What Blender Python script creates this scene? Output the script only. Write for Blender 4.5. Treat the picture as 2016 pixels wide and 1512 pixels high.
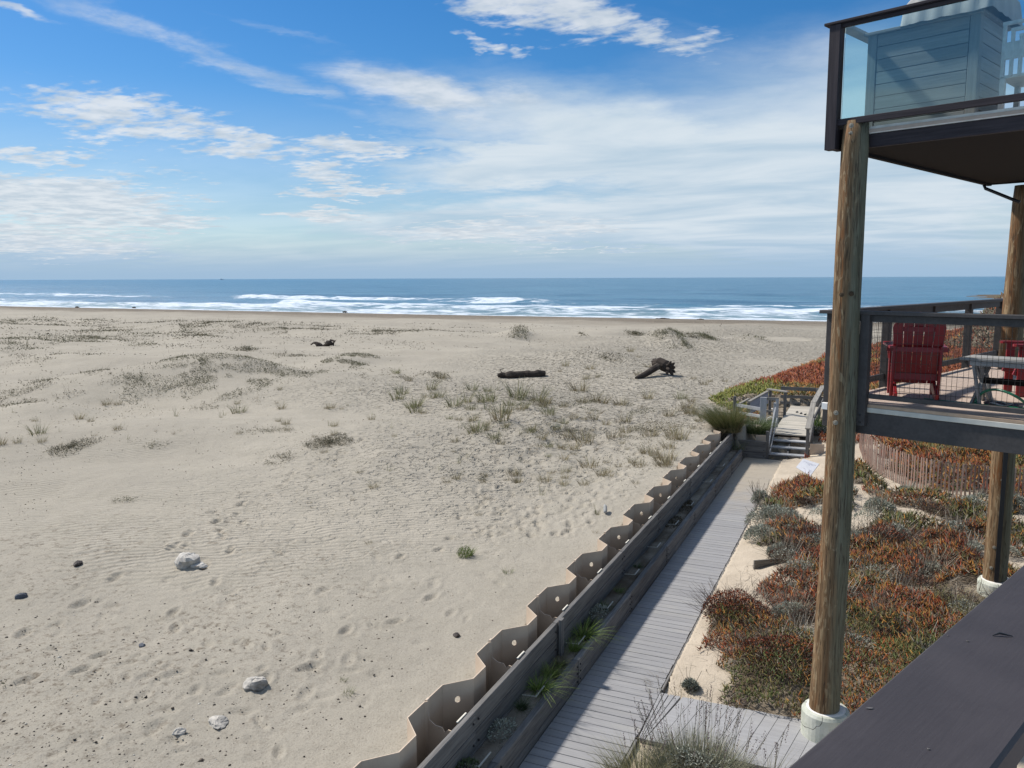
import bpy, math, random
import numpy as np
from mathutils import Matrix, Vector
random.seed(7); rng = np.random.default_rng(11)
R = math.radians
sc = bpy.context.scene
for o in list(bpy.data.objects): bpy.data.objects.remove(o)
COL = sc.collection

# ------------------------------------------------------------------ camera
# world: X across the boardwalk, Y along it towards the sea, Z up, boardwalk top at z = 0
CH = 5.2; FPX = 1600.0; PITCH = math.atan(208.5/FPX); ROLL = math.atan(7/2016.); YAW = R(24)
cam = bpy.data.objects.new('camera', bpy.data.cameras.new('camera')); COL.objects.link(cam)
cam.data.sensor_width = 36; cam.data.lens = FPX/2016*36
cam.data.clip_start = .05; cam.data.clip_end = 90000
cam.matrix_world = (Matrix.Translation((0, 0, CH)) @ Matrix.Rotation(YAW, 4, 'Z') @
                    Matrix.Rotation(R(90)-PITCH, 4, 'X') @ Matrix.Rotation(-ROLL, 4, 'Z'))
sc.camera = cam
sc.render.resolution_x = 1024; sc.render.resolution_y = 768
sc.view_settings.view_transform = 'Standard'; sc.view_settings.look = 'None'
sc.view_settings.exposure = 0.38; sc.view_settings.gamma = 1

def ray(px, py):
    x = px-1008.; y = 756.-py
    c, s = math.cos(ROLL), math.sin(ROLL)
    x, y = x*c+y*s, -x*s+y*c
    a, f, z = x, FPX*math.cos(PITCH)+y*math.sin(PITCH), -FPX*math.sin(PITCH)+y*math.cos(PITCH)
    d = np.array([a*math.cos(YAW)-f*math.sin(YAW), a*math.sin(YAW)+f*math.cos(YAW), z])
    return d/np.linalg.norm(d)
def at(px, py, z=0.):
    d = ray(px, py); return np.array([0, 0, CH])+d*(z-CH)/d[2]

# ------------------------------------------------------------------ sun and sky
SUN_AZ = R(80); SUN_EL = R(47.5)          # azimuth measured from +Y to the left (-X)
sd = Vector((-math.sin(SUN_AZ)*math.cos(SUN_EL), math.cos(SUN_AZ)*math.cos(SUN_EL), math.sin(SUN_EL)))
sun = bpy.data.objects.new('sun', bpy.data.lights.new('sun', 'SUN')); COL.objects.link(sun)
sun.data.energy = 4.3; sun.data.angle = R(3.0); sun.data.color = (1, .94, .86)
sun.rotation_euler = sd.to_track_quat('Z', 'Y').to_euler(); sun.location = (0, 0, 30)

W = bpy.data.worlds.new('World'); sc.world = W; W.use_nodes = True
nt = W.node_tree; nt.nodes.clear()
def N(tree, typ, **kw):
    n = tree.nodes.new(typ)
    for k, v in kw.items():
        if k == 'ins':
            for a, b in v.items(): n.inputs[a].default_value = b
        else: setattr(n, k, v)
    return n
def L(tree, a, b): tree.links.new(a, b)
def Mth(tree, op, a, b=None, clamp=False):
    n = tree.nodes.new('ShaderNodeMath'); n.operation = op; n.use_clamp = clamp
    for i, v in enumerate((a, b)):
        if v is None: continue
        if isinstance(v, (int, float)): n.inputs[i].default_value = v
        else: tree.links.new(v, n.inputs[i])
    return n.outputs[0]
def MR(tree, v, a, b, c=0., d=1., smooth=True):
    n = tree.nodes.new('ShaderNodeMapRange'); n.interpolation_type = 'SMOOTHSTEP' if smooth else 'LINEAR'
    tree.links.new(v, n.inputs[0])
    for i, q in zip((1, 2, 3, 4), (a, b, c, d)): n.inputs[i].default_value = q
    return n.outputs[0]
def Mix(tree, f, a, b, blend='MIX'):
    n = tree.nodes.new('ShaderNodeMix'); n.data_type = 'RGBA'; n.blend_type = blend
    for i, v in zip((0, 6, 7), (f, a, b)):
        if isinstance(v, (int, float)): n.inputs[i].default_value = v
        elif isinstance(v, tuple): n.inputs[i].default_value = (*v, 1) if len(v) == 3 else v
        else: tree.links.new(v, n.inputs[i])
    return n.outputs[2]

def build_sky():
    t = nt
    out = N(t, 'ShaderNodeOutputWorld'); bg = N(t, 'ShaderNodeBackground'); bg.inputs[1].default_value = .1
    sky = N(t, 'ShaderNodeTexSky', sky_type='NISHITA', sun_disc=False, sun_elevation=SUN_EL,
            sun_rotation=-SUN_AZ, altitude=5, air_density=1.0, dust_density=0.3, ozone_density=2.5)
    tc = N(t, 'ShaderNodeTexCoord'); sp = N(t, 'ShaderNodeSeparateXYZ'); L(t, tc.outputs['Generated'], sp.inputs[0])
    x, y, z = sp.outputs
    az = Mth(t, 'ARCTAN2', x, y)                       # 0 along +Y, positive right
    el = Mth(t, 'ARCSINE', z)
    zz = Mth(t, 'ADD', Mth(t, 'MAXIMUM', z, 0.0), .07)
    u = Mth(t, 'DIVIDE', x, zz); v = Mth(t, 'DIVIDE', y, zz)
    cp = N(t, 'ShaderNodeCombineXYZ'); L(t, u, cp.inputs[0]); L(t, v, cp.inputs[1])
    ca = N(t, 'ShaderNodeCombineXYZ'); L(t, az, ca.inputs[0]); L(t, el, ca.inputs[1])
    def noise(vec, scale, detail=6, rough=.6, stretch=(1, 1, 1), rot=0, dist=0.):
        mp = N(t, 'ShaderNodeMapping'); mp.inputs['Scale'].default_value = stretch
        mp.inputs['Rotation'].default_value = (0, 0, rot); L(t, vec, mp.inputs[0])
        n = N(t, 'ShaderNodeTexNoise', noise_dimensions='2D')
        n.inputs['Scale'].default_value = scale; n.inputs['Detail'].default_value = detail
        n.inputs['Roughness'].default_value = rough; n.inputs['Distortion'].default_value = dist
        L(t, mp.outputs[0], n.inputs['Vector']); return n.outputs['Fac']
    # warp of the mask coordinates so that cloud edges are ragged
    wn = N(t, 'ShaderNodeTexNoise', noise_dimensions='2D'); wn.inputs['Scale'].default_value = 2.2; wn.inputs['Detail'].default_value = 5
    wn.inputs['Roughness'].default_value = .62
    L(t, cp.outputs[0], wn.inputs['Vector'])
    wv = N(t, 'ShaderNodeVectorMath', operation='SUBTRACT'); L(t, wn.outputs['Color'], wv.inputs[0]); wv.inputs[1].default_value = (.5, .5, .5)
    ws = N(t, 'ShaderNodeVectorMath', operation='MULTIPLY'); L(t, wv.outputs[0], ws.inputs[0]); ws.inputs[1].default_value = (.14, .045, 0)
    wa = N(t, 'ShaderNodeVectorMath', operation='ADD'); L(t, ca.outputs[0], wa.inputs[0]); L(t, ws.outputs[0], wa.inputs[1])
    def masks(lst):
        acc = None
        for (px, py, rx, ry, rot, stg) in lst:
            d = ray(px, py)
            a0, e0 = math.atan2(d[0], d[1]), math.asin(d[2])
            sb = N(t, 'ShaderNodeVectorMath', operation='SUBTRACT'); L(t, wa.outputs[0], sb.inputs[0]); sb.inputs[1].default_value = (a0, e0, 0)
            mp = N(t, 'ShaderNodeMapping', vector_type='TEXTURE'); L(t, sb.outputs[0], mp.inputs[0])
            mp.inputs['Rotation'].default_value = (0, 0, R(rot)); mp.inputs['Scale'].default_value = (rx/1650., ry/1650., 1)
            ln = N(t, 'ShaderNodeVectorMath', operation='LENGTH'); L(t, mp.outputs[0], ln.inputs[0])
            m = MR(t, ln.outputs['Value'], 1.25, .25, 0, stg)
            acc = m if acc is None else Mth(t, 'MAXIMUM', acc, m)
        return acc
    # patchy small cumulus fields
    puff = masks([(270, 235, 260, 62, -6, 1.0), (470, 275, 130, 40, -15, .95), (60, 305, 190, 16, 0, .9), (120, 395, 260, 62, -3, 1.35), (60, 470, 330, 40, -2, .95),
                  (330, 440, 130, 24, 3, 1.0), (690, 292, 160, 38, -3, 1.1), (640, 345, 110, 30, -8, 1.05), (700, 378, 200, 16, 0, 1.1),
                  (340, 340, 90, 20, 0, .62), (250, 300, 60, 16, 0, .6), (640, 425, 110, 20, 0, 1.1), (1000, 455, 330, 34, 2, .9), (1150, 492, 180, 5, 1, .9), (400, 388, 70, 7, 0, .8),
                  (1060, 20, 260, 60, -8, 1.2), (930, 80, 100, 16, -18, .9), (1250, 60, 220, 34, -18, .75), (1030, 100, 40, 18, 0, .6), (920, 88, 40, 16, -30, .7),
                  (1370, 75, 60, 30, 0, .6)])
    pn = Mth(t, 'ADD', Mth(t, 'MULTIPLY', noise(cp.outputs[0], 9.5, 5, .55, (1, 1.5, 1), .25, .1), .55), Mth(t, 'MULTIPLY', noise(cp.outputs[0], 3., 5, .6, (1, 1.25, 1), .2, .1), .45))
    pn2 = noise(cp.outputs[0], 1.1, 3, .5)
    pd = Mth(t, 'ADD', Mth(t, 'MULTIPLY', pn, .95), Mth(t, 'MULTIPLY', pn2, .25))
    pd = Mth(t, 'ADD', pd, Mth(t, 'MULTIPLY', puff, .42))
    pd = MR(t, pd, .77, 1.06)
    pd = Mth(t, 'MULTIPLY', pd, MR(t, puff, .02, .4))
    # streaky cirrus
    cir = masks([(380, 95, 270, 30, -15, .75), (540, 62, 150, 9, -11, .4), (830, 180, 220, 42, -11, 1.0), (980, 200, 170, 40, -5, .7), (600, 185, 110, 12, -4, .45), (10, 15, 70, 9, -10, .8),
                 (1500, 90, 300, 60, -12, .3), (800, 240, 200, 15, -6, .45)])
    cn = noise(ca.outputs[0], 7., 7, .64, (.5, 2.2, 1), R(15), .35)
    cd = Mth(t, 'MULTIPLY', MR(t, Mth(t, 'ADD', cn, Mth(t, 'MULTIPLY', cir, .22)), .40, .76), cir)
    cd = Mth(t, 'MULTIPLY', cd, .95)
    # broad soft veil on the right and along the horizon
    veil = masks([(1300, 310, 520, 125, -12, 1.05), (1600, 400, 480, 260, -10, 1.1), (1060, 325, 350, 58, 4, 1.15), (1250, 440, 560, 85, 0, 1.1), (1000, 300, 260, 30, -6, .9), (950, 440, 480, 62, 2, .92), (1150, 215, 170, 50, -20, .6),
                  (1700, 250, 350, 180, 0, .75), (60, 500, 500, 60, -2, .95), (1000, 520, 1700, 55, 0, .72), (1830, 480, 400, 120, 0, .8)])
    vn = noise(cp.outputs[0], .8, 6, .55, (1, 1.7, 1), .1, .3)
    vd = Mth(t, 'MULTIPLY', veil, MR(t, vn, .2, .5, .86, 1.1), True)
    elow = Mth(t, 'MAXIMUM', MR(t, el, R(5.5), R(0.2), 0., 1.), MR(t, el, R(13), R(3), 0., .45))
    vd = Mth(t, 'MAXIMUM', vd, elow)
    # unseen thin veil added behind and above the camera, whitening the fill light
    beh = MR(t, Mth(t, 'MAXIMUM', el, Mth(t, 'SUBTRACT', Mth(t, 'ABSOLUTE', Mth(t, 'ADD', az, YAW)), .25)), .60, .95)
    vd = Mth(t, 'MAXIMUM', vd, Mth(t, 'MULTIPLY', beh, MR(t, vn, .35, .6, .1, .6)))
    d1 = Mth(t, 'MAXIMUM', pd, cd)
    col = Mix(t, Mth(t, 'MULTIPLY', vd, .92), sky.outputs[0], 'VEIL') if False else None
    # sky blue made slightly deeper, as the phone recorded it
    hs = N(t, 'ShaderNodeHueSaturation'); hs.inputs['Saturation'].default_value = 1.28; hs.inputs['Value'].default_value = SKYV; L(t, Mix(t, 1., sky.outputs[0], (.84, .95, 1.08), 'MULTIPLY'), hs.inputs['Color'])
    vcol = Mix(t, MR(t, Mth(t, 'ADD', vn, Mth(t, 'MULTIPLY', el, .35)), .3, .75), (3.7, 4.75, 5.7), (5.3, 5.95, 6.5))
    vcol = Mix(t, MR(t, el, R(3.5), R(0.)), vcol, (2.75, 3.95, 5.3))
    c = Mix(t, vd, hs.outputs[0], vcol)
    pcol = Mix(t, MR(t, noise(cp.outputs[0], 5., 4, .6), .3, .7), (4.3, 4.9, 5.5), (6.0, 6.3, 6.6))
    c = Mix(t, Mth(t, 'MULTIPLY', d1, .88), c, pcol)
    L(t, c, bg.inputs[0]); L(t, bg.outputs[0], out.inputs[0])
SKYV = .74
build_sky()

# ------------------------------------------------------------------ helpers
MW = {}
def tag(o, label=None, cat=None, group=None, kind=None):
    if label: o['label'] = label
    if cat: o['category'] = cat
    if group: o['group'] = group
    if kind: o['kind'] = kind
    return o
def put(o, parent=None, mw=None):
    mw = mw or Matrix.Identity(4)
    COL.objects.link(o)
    if parent is not None:
        o.parent = parent; o.matrix_basis = MW[parent.name].inverted() @ mw
    else: o.matrix_basis = mw
    MW[o.name] = mw
    return o
def thing(name, label, cat, loc=(0, 0, 0), rz=0, group=None, kind=None):
    o = bpy.data.objects.new(name, None); o.empty_display_size = .1
    put(o, None, Matrix.Translation(loc) @ Matrix.Rotation(rz, 4, 'Z'))
    return tag(o, label, cat, group, kind)
def mesh_obj(name, verts, faces, mat, parent=None, mw=None, smooth=False, me=None):
    if me is None:
        me = bpy.data.meshes.new(name); me.from_pydata([tuple(v) for v in verts], [], [tuple(f) for f in faces]); me.update()
        me.materials.append(mat)
        if smooth: me.shade_smooth()
    return put(bpy.data.objects.new(name, me), parent, mw)
def np_obj(name, V, F, mat, cols=None, parent=None, smooth=False, attrs=None, mw=None):
    V = np.asarray(V, np.float32); F = np.asarray(F, np.int32)
    me = bpy.data.meshes.new(name); me.vertices.add(len(V)); me.vertices.foreach_set('co', V.ravel())
    k = F.shape[1]; me.loops.add(F.size); me.loops.foreach_set('vertex_index', F.ravel())
    me.polygons.add(len(F)); me.polygons.foreach_set('loop_start', np.arange(0, F.size, k, dtype=np.int32))
    me.update(calc_edges=True)
    if cols is not None:
        a = me.attributes.new('Col', 'FLOAT_COLOR', 'POINT'); cc = np.ones((len(V), 4), np.float32); cc[:, :3] = cols
        a.data.foreach_set('color', cc.ravel())
    for nm, arr in (attrs or {}).items():
        a = me.attributes.new(nm, 'FLOAT', 'POINT'); a.data.foreach_set('value', np.asarray(arr, np.float32).ravel())
    me.materials.append(mat)
    if smooth: me.shade_smooth()
    return put(bpy.data.objects.new(name, me), parent, mw)

def frame(p0, p1, up=(0, 0, 1)):
    p0 = Vector(p0); x = Vector(p1)-p0; ln = x.length; x.normalize()
    y = Vector(up).cross(x)
    if y.length < 1e-4: y = Vector((0, 1, 0)).cross(x) if abs(x.y) < .9 else Vector((1, 0, 0)).cross(x)
    y.normalize(); z = x.cross(y)
    m = Matrix((x, y, z)).transposed().to_4x4(); m.translation = p0
    return m, ln
_bc = {}
def beam_mesh(ln, w, t, mat, ch, name='board'):
    key = (round(ln, 3), round(w, 3), round(t, 3), mat.name, ch, name)
    if key in _bc: return _bc[key]
    # chamfered box along X, w along Y, t along Z (centred in Y and Z)
    V = []
    c = ch
    sec = [(-w/2+c, -t/2), (w/2-c, -t/2), (w/2, -t/2+c), (w/2, t/2-c), (w/2-c, t/2), (-w/2+c, t/2), (-w/2, t/2-c), (-w/2, -t/2+c)] if c > 0 else \
          [(-w/2, -t/2), (w/2, -t/2), (w/2, t/2), (-w/2, t/2)]
    k = len(sec)
    for x in (0, ln):
        for (a, b) in sec: V.append((x, a, b))
    F = [tuple(reversed(range(k))), tuple(range(k, 2*k))]
    for i in range(k): j = (i+1) % k; F.append((i, j, k+j, k+i))
    me = bpy.data.meshes.new(name); me.from_pydata(V, [], F); me.update(); me.materials.append(mat)
    _bc[key] = me; return me
def board(name, p0, p1, w, t, mat, parent=None, up=(0, 0, 1), ch=.004, label=None):
    m, ln = frame(p0, p1, up)
    o = put(bpy.data.objects.new(name, beam_mesh(ln, w, t, mat, ch, name)), parent, m)
    if label: o['label'] = label
    return o
def lathe(prof, n=20, jit=None):
    V, F = [], []
    for i, (r, z) in enumerate(prof):
        for k in range(n):
            a = 2*math.pi*k/n; rr = r*(1+(jit(a, z) if jit else 0)); V.append((rr*math.cos(a), rr*math.sin(a), z))
    for i in range(len(prof)-1):
        for k in range(n):
            j = (k+1) % n; F.append((i*n+k, i*n+j, (i+1)*n+j, (i+1)*n+k))
    F.append(tuple(reversed(range(n)))); F.append(tuple(range((len(prof)-1)*n, len(prof)*n)))
    return V, F
def tube(pts, r, n=8, closed=False):
    pts = [Vector(p) for p in pts]; V, F = [], []
    m = len(pts)
    for i, p in enumerate(pts):
        a = pts[(i-1) % m] if (closed or i > 0) else p; b = pts[(i+1) % m] if (closed or i < m-1) else p
        d = (b-a).normalized(); s = d.cross(Vector((0, 0, 1)))
        if s.length < 1e-3: s = Vector((1, 0, 0))
        s.normalize(); q = s.cross(d)
        rr = r[i] if isinstance(r, (list, tuple)) else r
        for k in range(n):
            an = 2*math.pi*k/n; V.append(tuple(p+(s*math.cos(an)+q*math.sin(an))*rr))
    for i in range(m if closed else m-1):
        for k in range(n):
            j = (k+1) % n; i2 = (i+1) % m; F.append((i*n+k, i*n+j, i2*n+j, i2*n+k))
    if not closed: F.append(tuple(reversed(range(n)))); F.append(tuple(range((m-1)*n, m*n)))
    return V, F

def vnoise(x, y, seed=0):
    x = np.asarray(x, np.float64); y = np.asarray(y, np.float64)
    xi = np.floor(x).astype(np.int64); yi = np.floor(y).astype(np.int64); fx = x-xi; fy = y-yi
    fx = fx*fx*(3-2*fx); fy = fy*fy*(3-2*fy)
    def h(a, b):
        n = (a*374761393+b*668265263+seed*982451653) & 0xffffffff
        n = ((n ^ (n >> 13))*1274126177) & 0xffffffff
        return ((n ^ (n >> 16)) & 0xffffff)/float(0xffffff)
    return (h(xi, yi)*(1-fx)+h(xi+1, yi)*fx)*(1-fy)+(h(xi, yi+1)*(1-fx)+h(xi+1, yi+1)*fx)*fy
def fbm(x, y, seed=0, o=4, g=.5):
    s = 0; a = 1; tot = 0
    for i in range(o): s = s+a*vnoise(x*2**i+i*17.3, y*2**i-i*9.1, seed+i); tot += a; a *= g
    return s/tot
def sst(x, a, b):
    t = np.clip((x-a)/(b-a), 0, 1); return t*t*(3-2*t)

# ------------------------------------------------------------------ materials
def newmat(name):
    m = bpy.data.materials.new(name); m.use_nodes = True; t = m.node_tree; t.nodes.clear()
    o = N(t, 'ShaderNodeOutputMaterial'); b = N(t, 'ShaderNodeBsdfPrincipled'); L(t, b.outputs[0], o.inputs[0]); return m, t, b
def tnoise(t, vec, scale, detail=4, rough=.55, stretch=None, dist=0):
    n = N(t, 'ShaderNodeTexNoise'); n.inputs['Scale'].default_value = scale; n.inputs['Detail'].default_value = detail
    n.inputs['Roughness'].default_value = rough; n.inputs['Distortion'].default_value = dist
    if stretch:
        mp = N(t, 'ShaderNodeMapping'); mp.inputs['Scale'].default_value = stretch; L(t, vec, mp.inputs[0]); vec = mp.outputs[0]
    L(t, vec, n.inputs['Vector']); return n.outputs['Fac']
def bump(t, b, h, strength=.5, dist=.01, prev=None):
    n = N(t, 'ShaderNodeBump'); n.inputs['Strength'].default_value = strength; n.inputs['Distance'].default_value = dist
    L(t, h, n.inputs['Height'])
    if prev is not None: L(t, prev, n.inputs['Normal'])
    L(t, n.outputs[0], b.inputs['Normal']); return n.outputs[0]
def wood(name, c1, c2, c3=None, rough=.8, grain=1., axis=0, spec=.2, var=.3, bstr=.5, drift=None):
    m, t, b = newmat(name)
    tc = N(t, 'ShaderNodeTexCoord'); oi = N(t, 'ShaderNodeObjectInfo')
    off = N(t, 'ShaderNodeVectorMath', operation='SCALE'); off.inputs[0].default_value = (13.1, 7.7, 5.3); L(t, oi.outputs['Random'], off.inputs['Scale'])
    ad = N(t, 'ShaderNodeVectorMath', operation='ADD'); L(t, tc.outputs['Object'], ad.inputs[0]); L(t, off.outputs[0], ad.inputs[1])
    st = [14, 14, 14]; st[axis] = .7
    g = tnoise(t, ad.outputs[0], 3.0*grain, 5, .6, tuple(st), .3)
    st2 = [2.2, 2.2, 2.2]; st2[axis] = .5
    w = tnoise(t, ad.outputs[0], 1.6, 4, .6, tuple(st2))
    c = Mix(t, MR(t, g, .3, .7), c1, c2)
    if c3: c = Mix(t, MR(t, w, .5, .72, 0, .75), c, c3)
    v = Mth(t, 'ADD', Mth(t, 'MULTIPLY', oi.outputs['Random'], var), 1-var/2)
    hv = N(t, 'ShaderNodeHueSaturation'); L(t, c, hv.inputs['Color']); L(t, v, hv.inputs['Value'])
    fc = hv.outputs[0]
    if drift:
        ge = N(t, 'ShaderNodeNewGeometry'); sy = N(t, 'ShaderNodeSeparateXYZ'); L(t, ge.outputs['Position'], sy.inputs[0])
        dn = tnoise(t, ge.outputs['Position'], 2.2, 5, .65)
        fc = Mix(t, MR(t, Mth(t, 'ADD', sy.outputs[1], Mth(t, 'MULTIPLY', dn, drift[1])), drift[0], drift[0]+drift[1], drift[2], .92), fc, (.36, .315, .25))
    L(t, fc, b.inputs['Base Color']); b.inputs['Roughness'].default_value = rough; b.inputs['Specular IOR Level'].default_value = spec
    bump(t, b, g, bstr, .004); return m
def plain(name, c, rough=.6, spec=.3, metal=0, var=.12, scale=20, bs=.15):
    m, t, b = newmat(name); tc = N(t, 'ShaderNodeTexCoord')
    n = tnoise(t, tc.outputs['Object'], scale, 5, .6); n2 = tnoise(t, tc.outputs['Object'], scale*.12, 3, .6)
    c2 = tuple(x*(1-var*2) for x in c); c = tuple(min(1, x*(1+var)) for x in c)
    cc = Mix(t, MR(t, Mth(t, 'ADD', Mth(t, 'MULTIPLY', n, .5), Mth(t, 'MULTIPLY', n2, .5)), .3, .7), c2, c)
    L(t, cc, b.inputs['Base Color']); b.inputs['Roughness'].default_value = rough; b.inputs['Specular IOR Level'].default_value = spec
    b.inputs['Metallic'].default_value = metal; bump(t, b, n, bs, .003); return m
def foliage(name, rough=.6, trans=.15, spec=.25):
    m, t, b = newmat(name); a = N(t, 'ShaderNodeAttribute', attribute_name='Col')
    oi = N(t, 'ShaderNodeObjectInfo'); hv = N(t, 'ShaderNodeHueSaturation'); L(t, a.outputs['Color'], hv.inputs['Color'])
    L(t, Mth(t, 'ADD', Mth(t, 'MULTIPLY', oi.outputs['Random'], .3), .85), hv.inputs['Value'])
    L(t, hv.outputs[0], b.inputs['Base Color']); b.inputs['Roughness'].default_value = rough; b.inputs['Specular IOR Level'].default_value = spec
    tr = N(t, 'ShaderNodeBsdfTranslucent'); L(t, hv.outputs[0], tr.inputs[0]); mx = N(t, 'ShaderNodeMixShader'); mx.inputs[0].default_value = trans
    o = [n for n in t.nodes if n.type == 'OUTPUT_MATERIAL'][0]
    L(t, b.outputs[0], mx.inputs[1]); L(t, tr.outputs[0], mx.inputs[2]); L(t, mx.outputs[0], o.inputs[0]); return m

M_leaf = foliage('leaf')
M_walk = wood('grey_decking', (.30, .30, .305), (.24, .24, .25), (.32, .315, .30), rough=.75, grain=1.2, bstr=.2, var=.12, drift=(19.5, 4.5, .04))
M_timber = wood('weathered_timber', (.185, .178, .17), (.095, .092, .09), (.21, .20, .185), rough=.85, bstr=.8)
M_oldwood = wood('silvered_wood', (.30, .28, .25), (.16, .15, .135), (.34, .32, .29), rough=.85, bstr=.7)
M_pale = wood('pale_wood', (.42, .43, .44), (.3, .31, .33), (.5, .5, .5), rough=.8)
M_slat = wood('fence_slat', (.36, .24, .19), (.22, .14, .11), (.42, .33, .28), rough=.85)
M_rail = plain('grey_brown_paint', (.060, .054, .052), .62, .3, var=.14, scale=30, bs=.2)
M_railup = wood('dark_brown_paint', (.042, .034, .038), (.024, .019, .022), (.06, .048, .05), rough=.6, bstr=.5)
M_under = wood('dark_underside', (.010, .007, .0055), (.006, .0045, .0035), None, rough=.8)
M_deck = plain('tan_deck_coating', (.46, .37, .31), .8, .2, var=.06, scale=60, bs=.2)
M_edge = plain('tan_deck_edge', (.42, .30, .21), .8, .2, var=.15, scale=12)
M_flash = plain('pale_flashing', (.5, .48, .42), .5, .5, var=.1, scale=8)
M_flash2 = plain('white_flashing', (.72, .70, .66), .55, .4, var=.12, scale=9)
M_red = plain('red_paint', (.22, .009, .012), .4, .5, var=.08, scale=15, bs=.05)
M_tablew = wood('grey_table_wood', (.30, .30, .29), (.2, .2, .2), (.36, .36, .35), rough=.75)
M_green = plain('green_hose', (.01, .13, .07), .35, .5)
M_black = plain('shadow_strip_black', (.02, .02, .022), .45, .4)
M_white = plain('white_plastic', (.8, .8, .78), .5, .4, var=.04)
M_plug = plain('plug_white', (.72, .68, .58), .7, .2, var=.05)
M_metal = plain('galvanised_metal', (.45, .44, .41), .45, .5, metal=.6)
M_wire = plain('dark_wire', (.05, .045, .04), .5, .4, metal=.3)
M_charwood = wood('driftwood', (.07, .055, .045), (.028, .023, .02), (.15, .125, .10), rough=.9, bstr=1.)
M_cover = plain('grey_cover', (.33, .335, .33), .8, .2, var=.1, scale=5, bs=.4)
M_box = wood('cabinet_siding', (.24, .255, .25), (.19, .205, .2), (.27, .28, .27), rough=.7, bstr=.2)
M_conc = None
def concrete():
    m, t, b = newmat('concrete'); tc = N(t, 'ShaderNodeTexCoord')
    n = tnoise(t, tc.outputs['Object'], 6, 6, .65); f = tnoise(t, tc.outputs['Object'], 60, 4, .6)
    c = Mix(t, MR(t, n, .35, .68), (.56, .57, .50), (.40, .42, .35)); c = Mix(t, MR(t, f, .55, .8, 0, .4), c, (.25, .27, .2))
    # crack lines
    v = N(t, 'ShaderNodeTexVoronoi', feature='DISTANCE_TO_EDGE'); v.inputs['Scale'].default_value = 2.3
    ds = N(t, 'ShaderNodeVectorMath', operation='ADD'); nz = N(t, 'ShaderNodeTexNoise'); nz.inputs['Scale'].default_value = 7; L(t, tc.outputs['Object'], nz.inputs['Vector'])
    scn = N(t, 'ShaderNodeVectorMath', operation='SCALE'); scn.inputs['Scale'].default_value = .12; L(t, nz.outputs['Color'], scn.inputs[0])
    L(t, tc.outputs['Object'], ds.inputs[0]); L(t, scn.outputs[0], ds.inputs[1]); L(t, ds.outputs[0], v.inputs['Vector'])
    c = Mix(t, MR(t, v.outputs['Distance'], .012, .003), c, (.08, .08, .07))
    L(t, c, b.inputs['Base Color']); b.inputs['Roughness'].default_value = .85; bump(t, b, f, .3, .004); return m
M_conc = concrete()
def pole_mat():
    m, t, b = newmat('peeled_log'); tc = N(t, 'ShaderNodeTexCoord')
    P = tc.outputs['Object']
    g = tnoise(t, P, 2.2, 6, .65, (9, 9, .5), .6)
    w = tnoise(t, P, 1.4, 5, .6, (5, 5, .8), .8)
    pk = tnoise(t, P, 2.6, 4, .55, (6, 6, 1.3), 1.2)
    fine = tnoise(t, P, 14, 5, .6, (7, 7, .35))
    c = Mix(t, MR(t, g, .32, .68), (.25, .165, .09), (.11, .062, .03))
    c = Mix(t, MR(t, w, .52, .66, 0, .8), c, (.19, .07, .02))
    c = Mix(t, MR(t, pk, .56, .60, 0, .65), c, (.33, .25, .15))
    c = Mix(t, MR(t, fine, .48, .66, 0, .75), c, (.075, .045, .022))
    # lichen side: away from the sea
    sp = N(t, 'ShaderNodeSeparateXYZ'); L(t, P, sp.inputs[0])
    gr = MR(t, Mth(t, 'ADD', Mth(t, 'MULTIPLY', sp.outputs[0], 5.), w), .45, 1.0, 0, .85)
    c = Mix(t, gr, c, Mix(t, MR(t, g, .3, .7), (.085, .09, .062), (.16, .165, .12)))
    # long drying cracks
    ck = tnoise(t, P, 3.5, 3, .5, (7, 7, .22), .25); ckd = Mth(t, 'ABSOLUTE', Mth(t, 'SUBTRACT', ck, .5))
    c = Mix(t, MR(t, ckd, .016, .004, 0, .8), c, (.06, .042, .03))
    L(t, c, b.inputs['Base Color']); b.inputs['Roughness'].default_value = .8; b.inputs['Specular IOR Level'].default_value = .2
    h = Mth(t, 'ADD', Mth(t, 'ADD', g, Mth(t, 'MULTIPLY', pk, .6)), MR(t, ckd, .0, .02, 0, .6)); bump(t, b, h, .7, .012); return m
M_pole = pole_mat()
def pile_mat():
    m, t, b = newmat('tan_vinyl'); tc = N(t, 'ShaderNodeTexCoord')
    n = tnoise(t, tc.outputs['Object'], 3, 5, .6); f = tnoise(t, tc.outputs['Object'], 9, 5, .7, (4, 4, .5))
    c = Mix(t, MR(t, n, .3, .7), (.60, .485, .375), (.53, .42, .32)); c = Mix(t, MR(t, f, .55, .8, 0, .4), c, (.34, .26, .2))
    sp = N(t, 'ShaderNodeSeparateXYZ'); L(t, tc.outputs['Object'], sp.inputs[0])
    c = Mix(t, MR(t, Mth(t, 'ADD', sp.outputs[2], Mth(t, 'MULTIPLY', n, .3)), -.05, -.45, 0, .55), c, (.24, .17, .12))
    L(t, c, b.inputs['Base Color']); b.inputs['Roughness'].default_value = .55; b.inputs['Specular IOR Level'].default_value = .3; bump(t, b, f, .15, .003); return m
M_pile = pile_mat()
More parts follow.
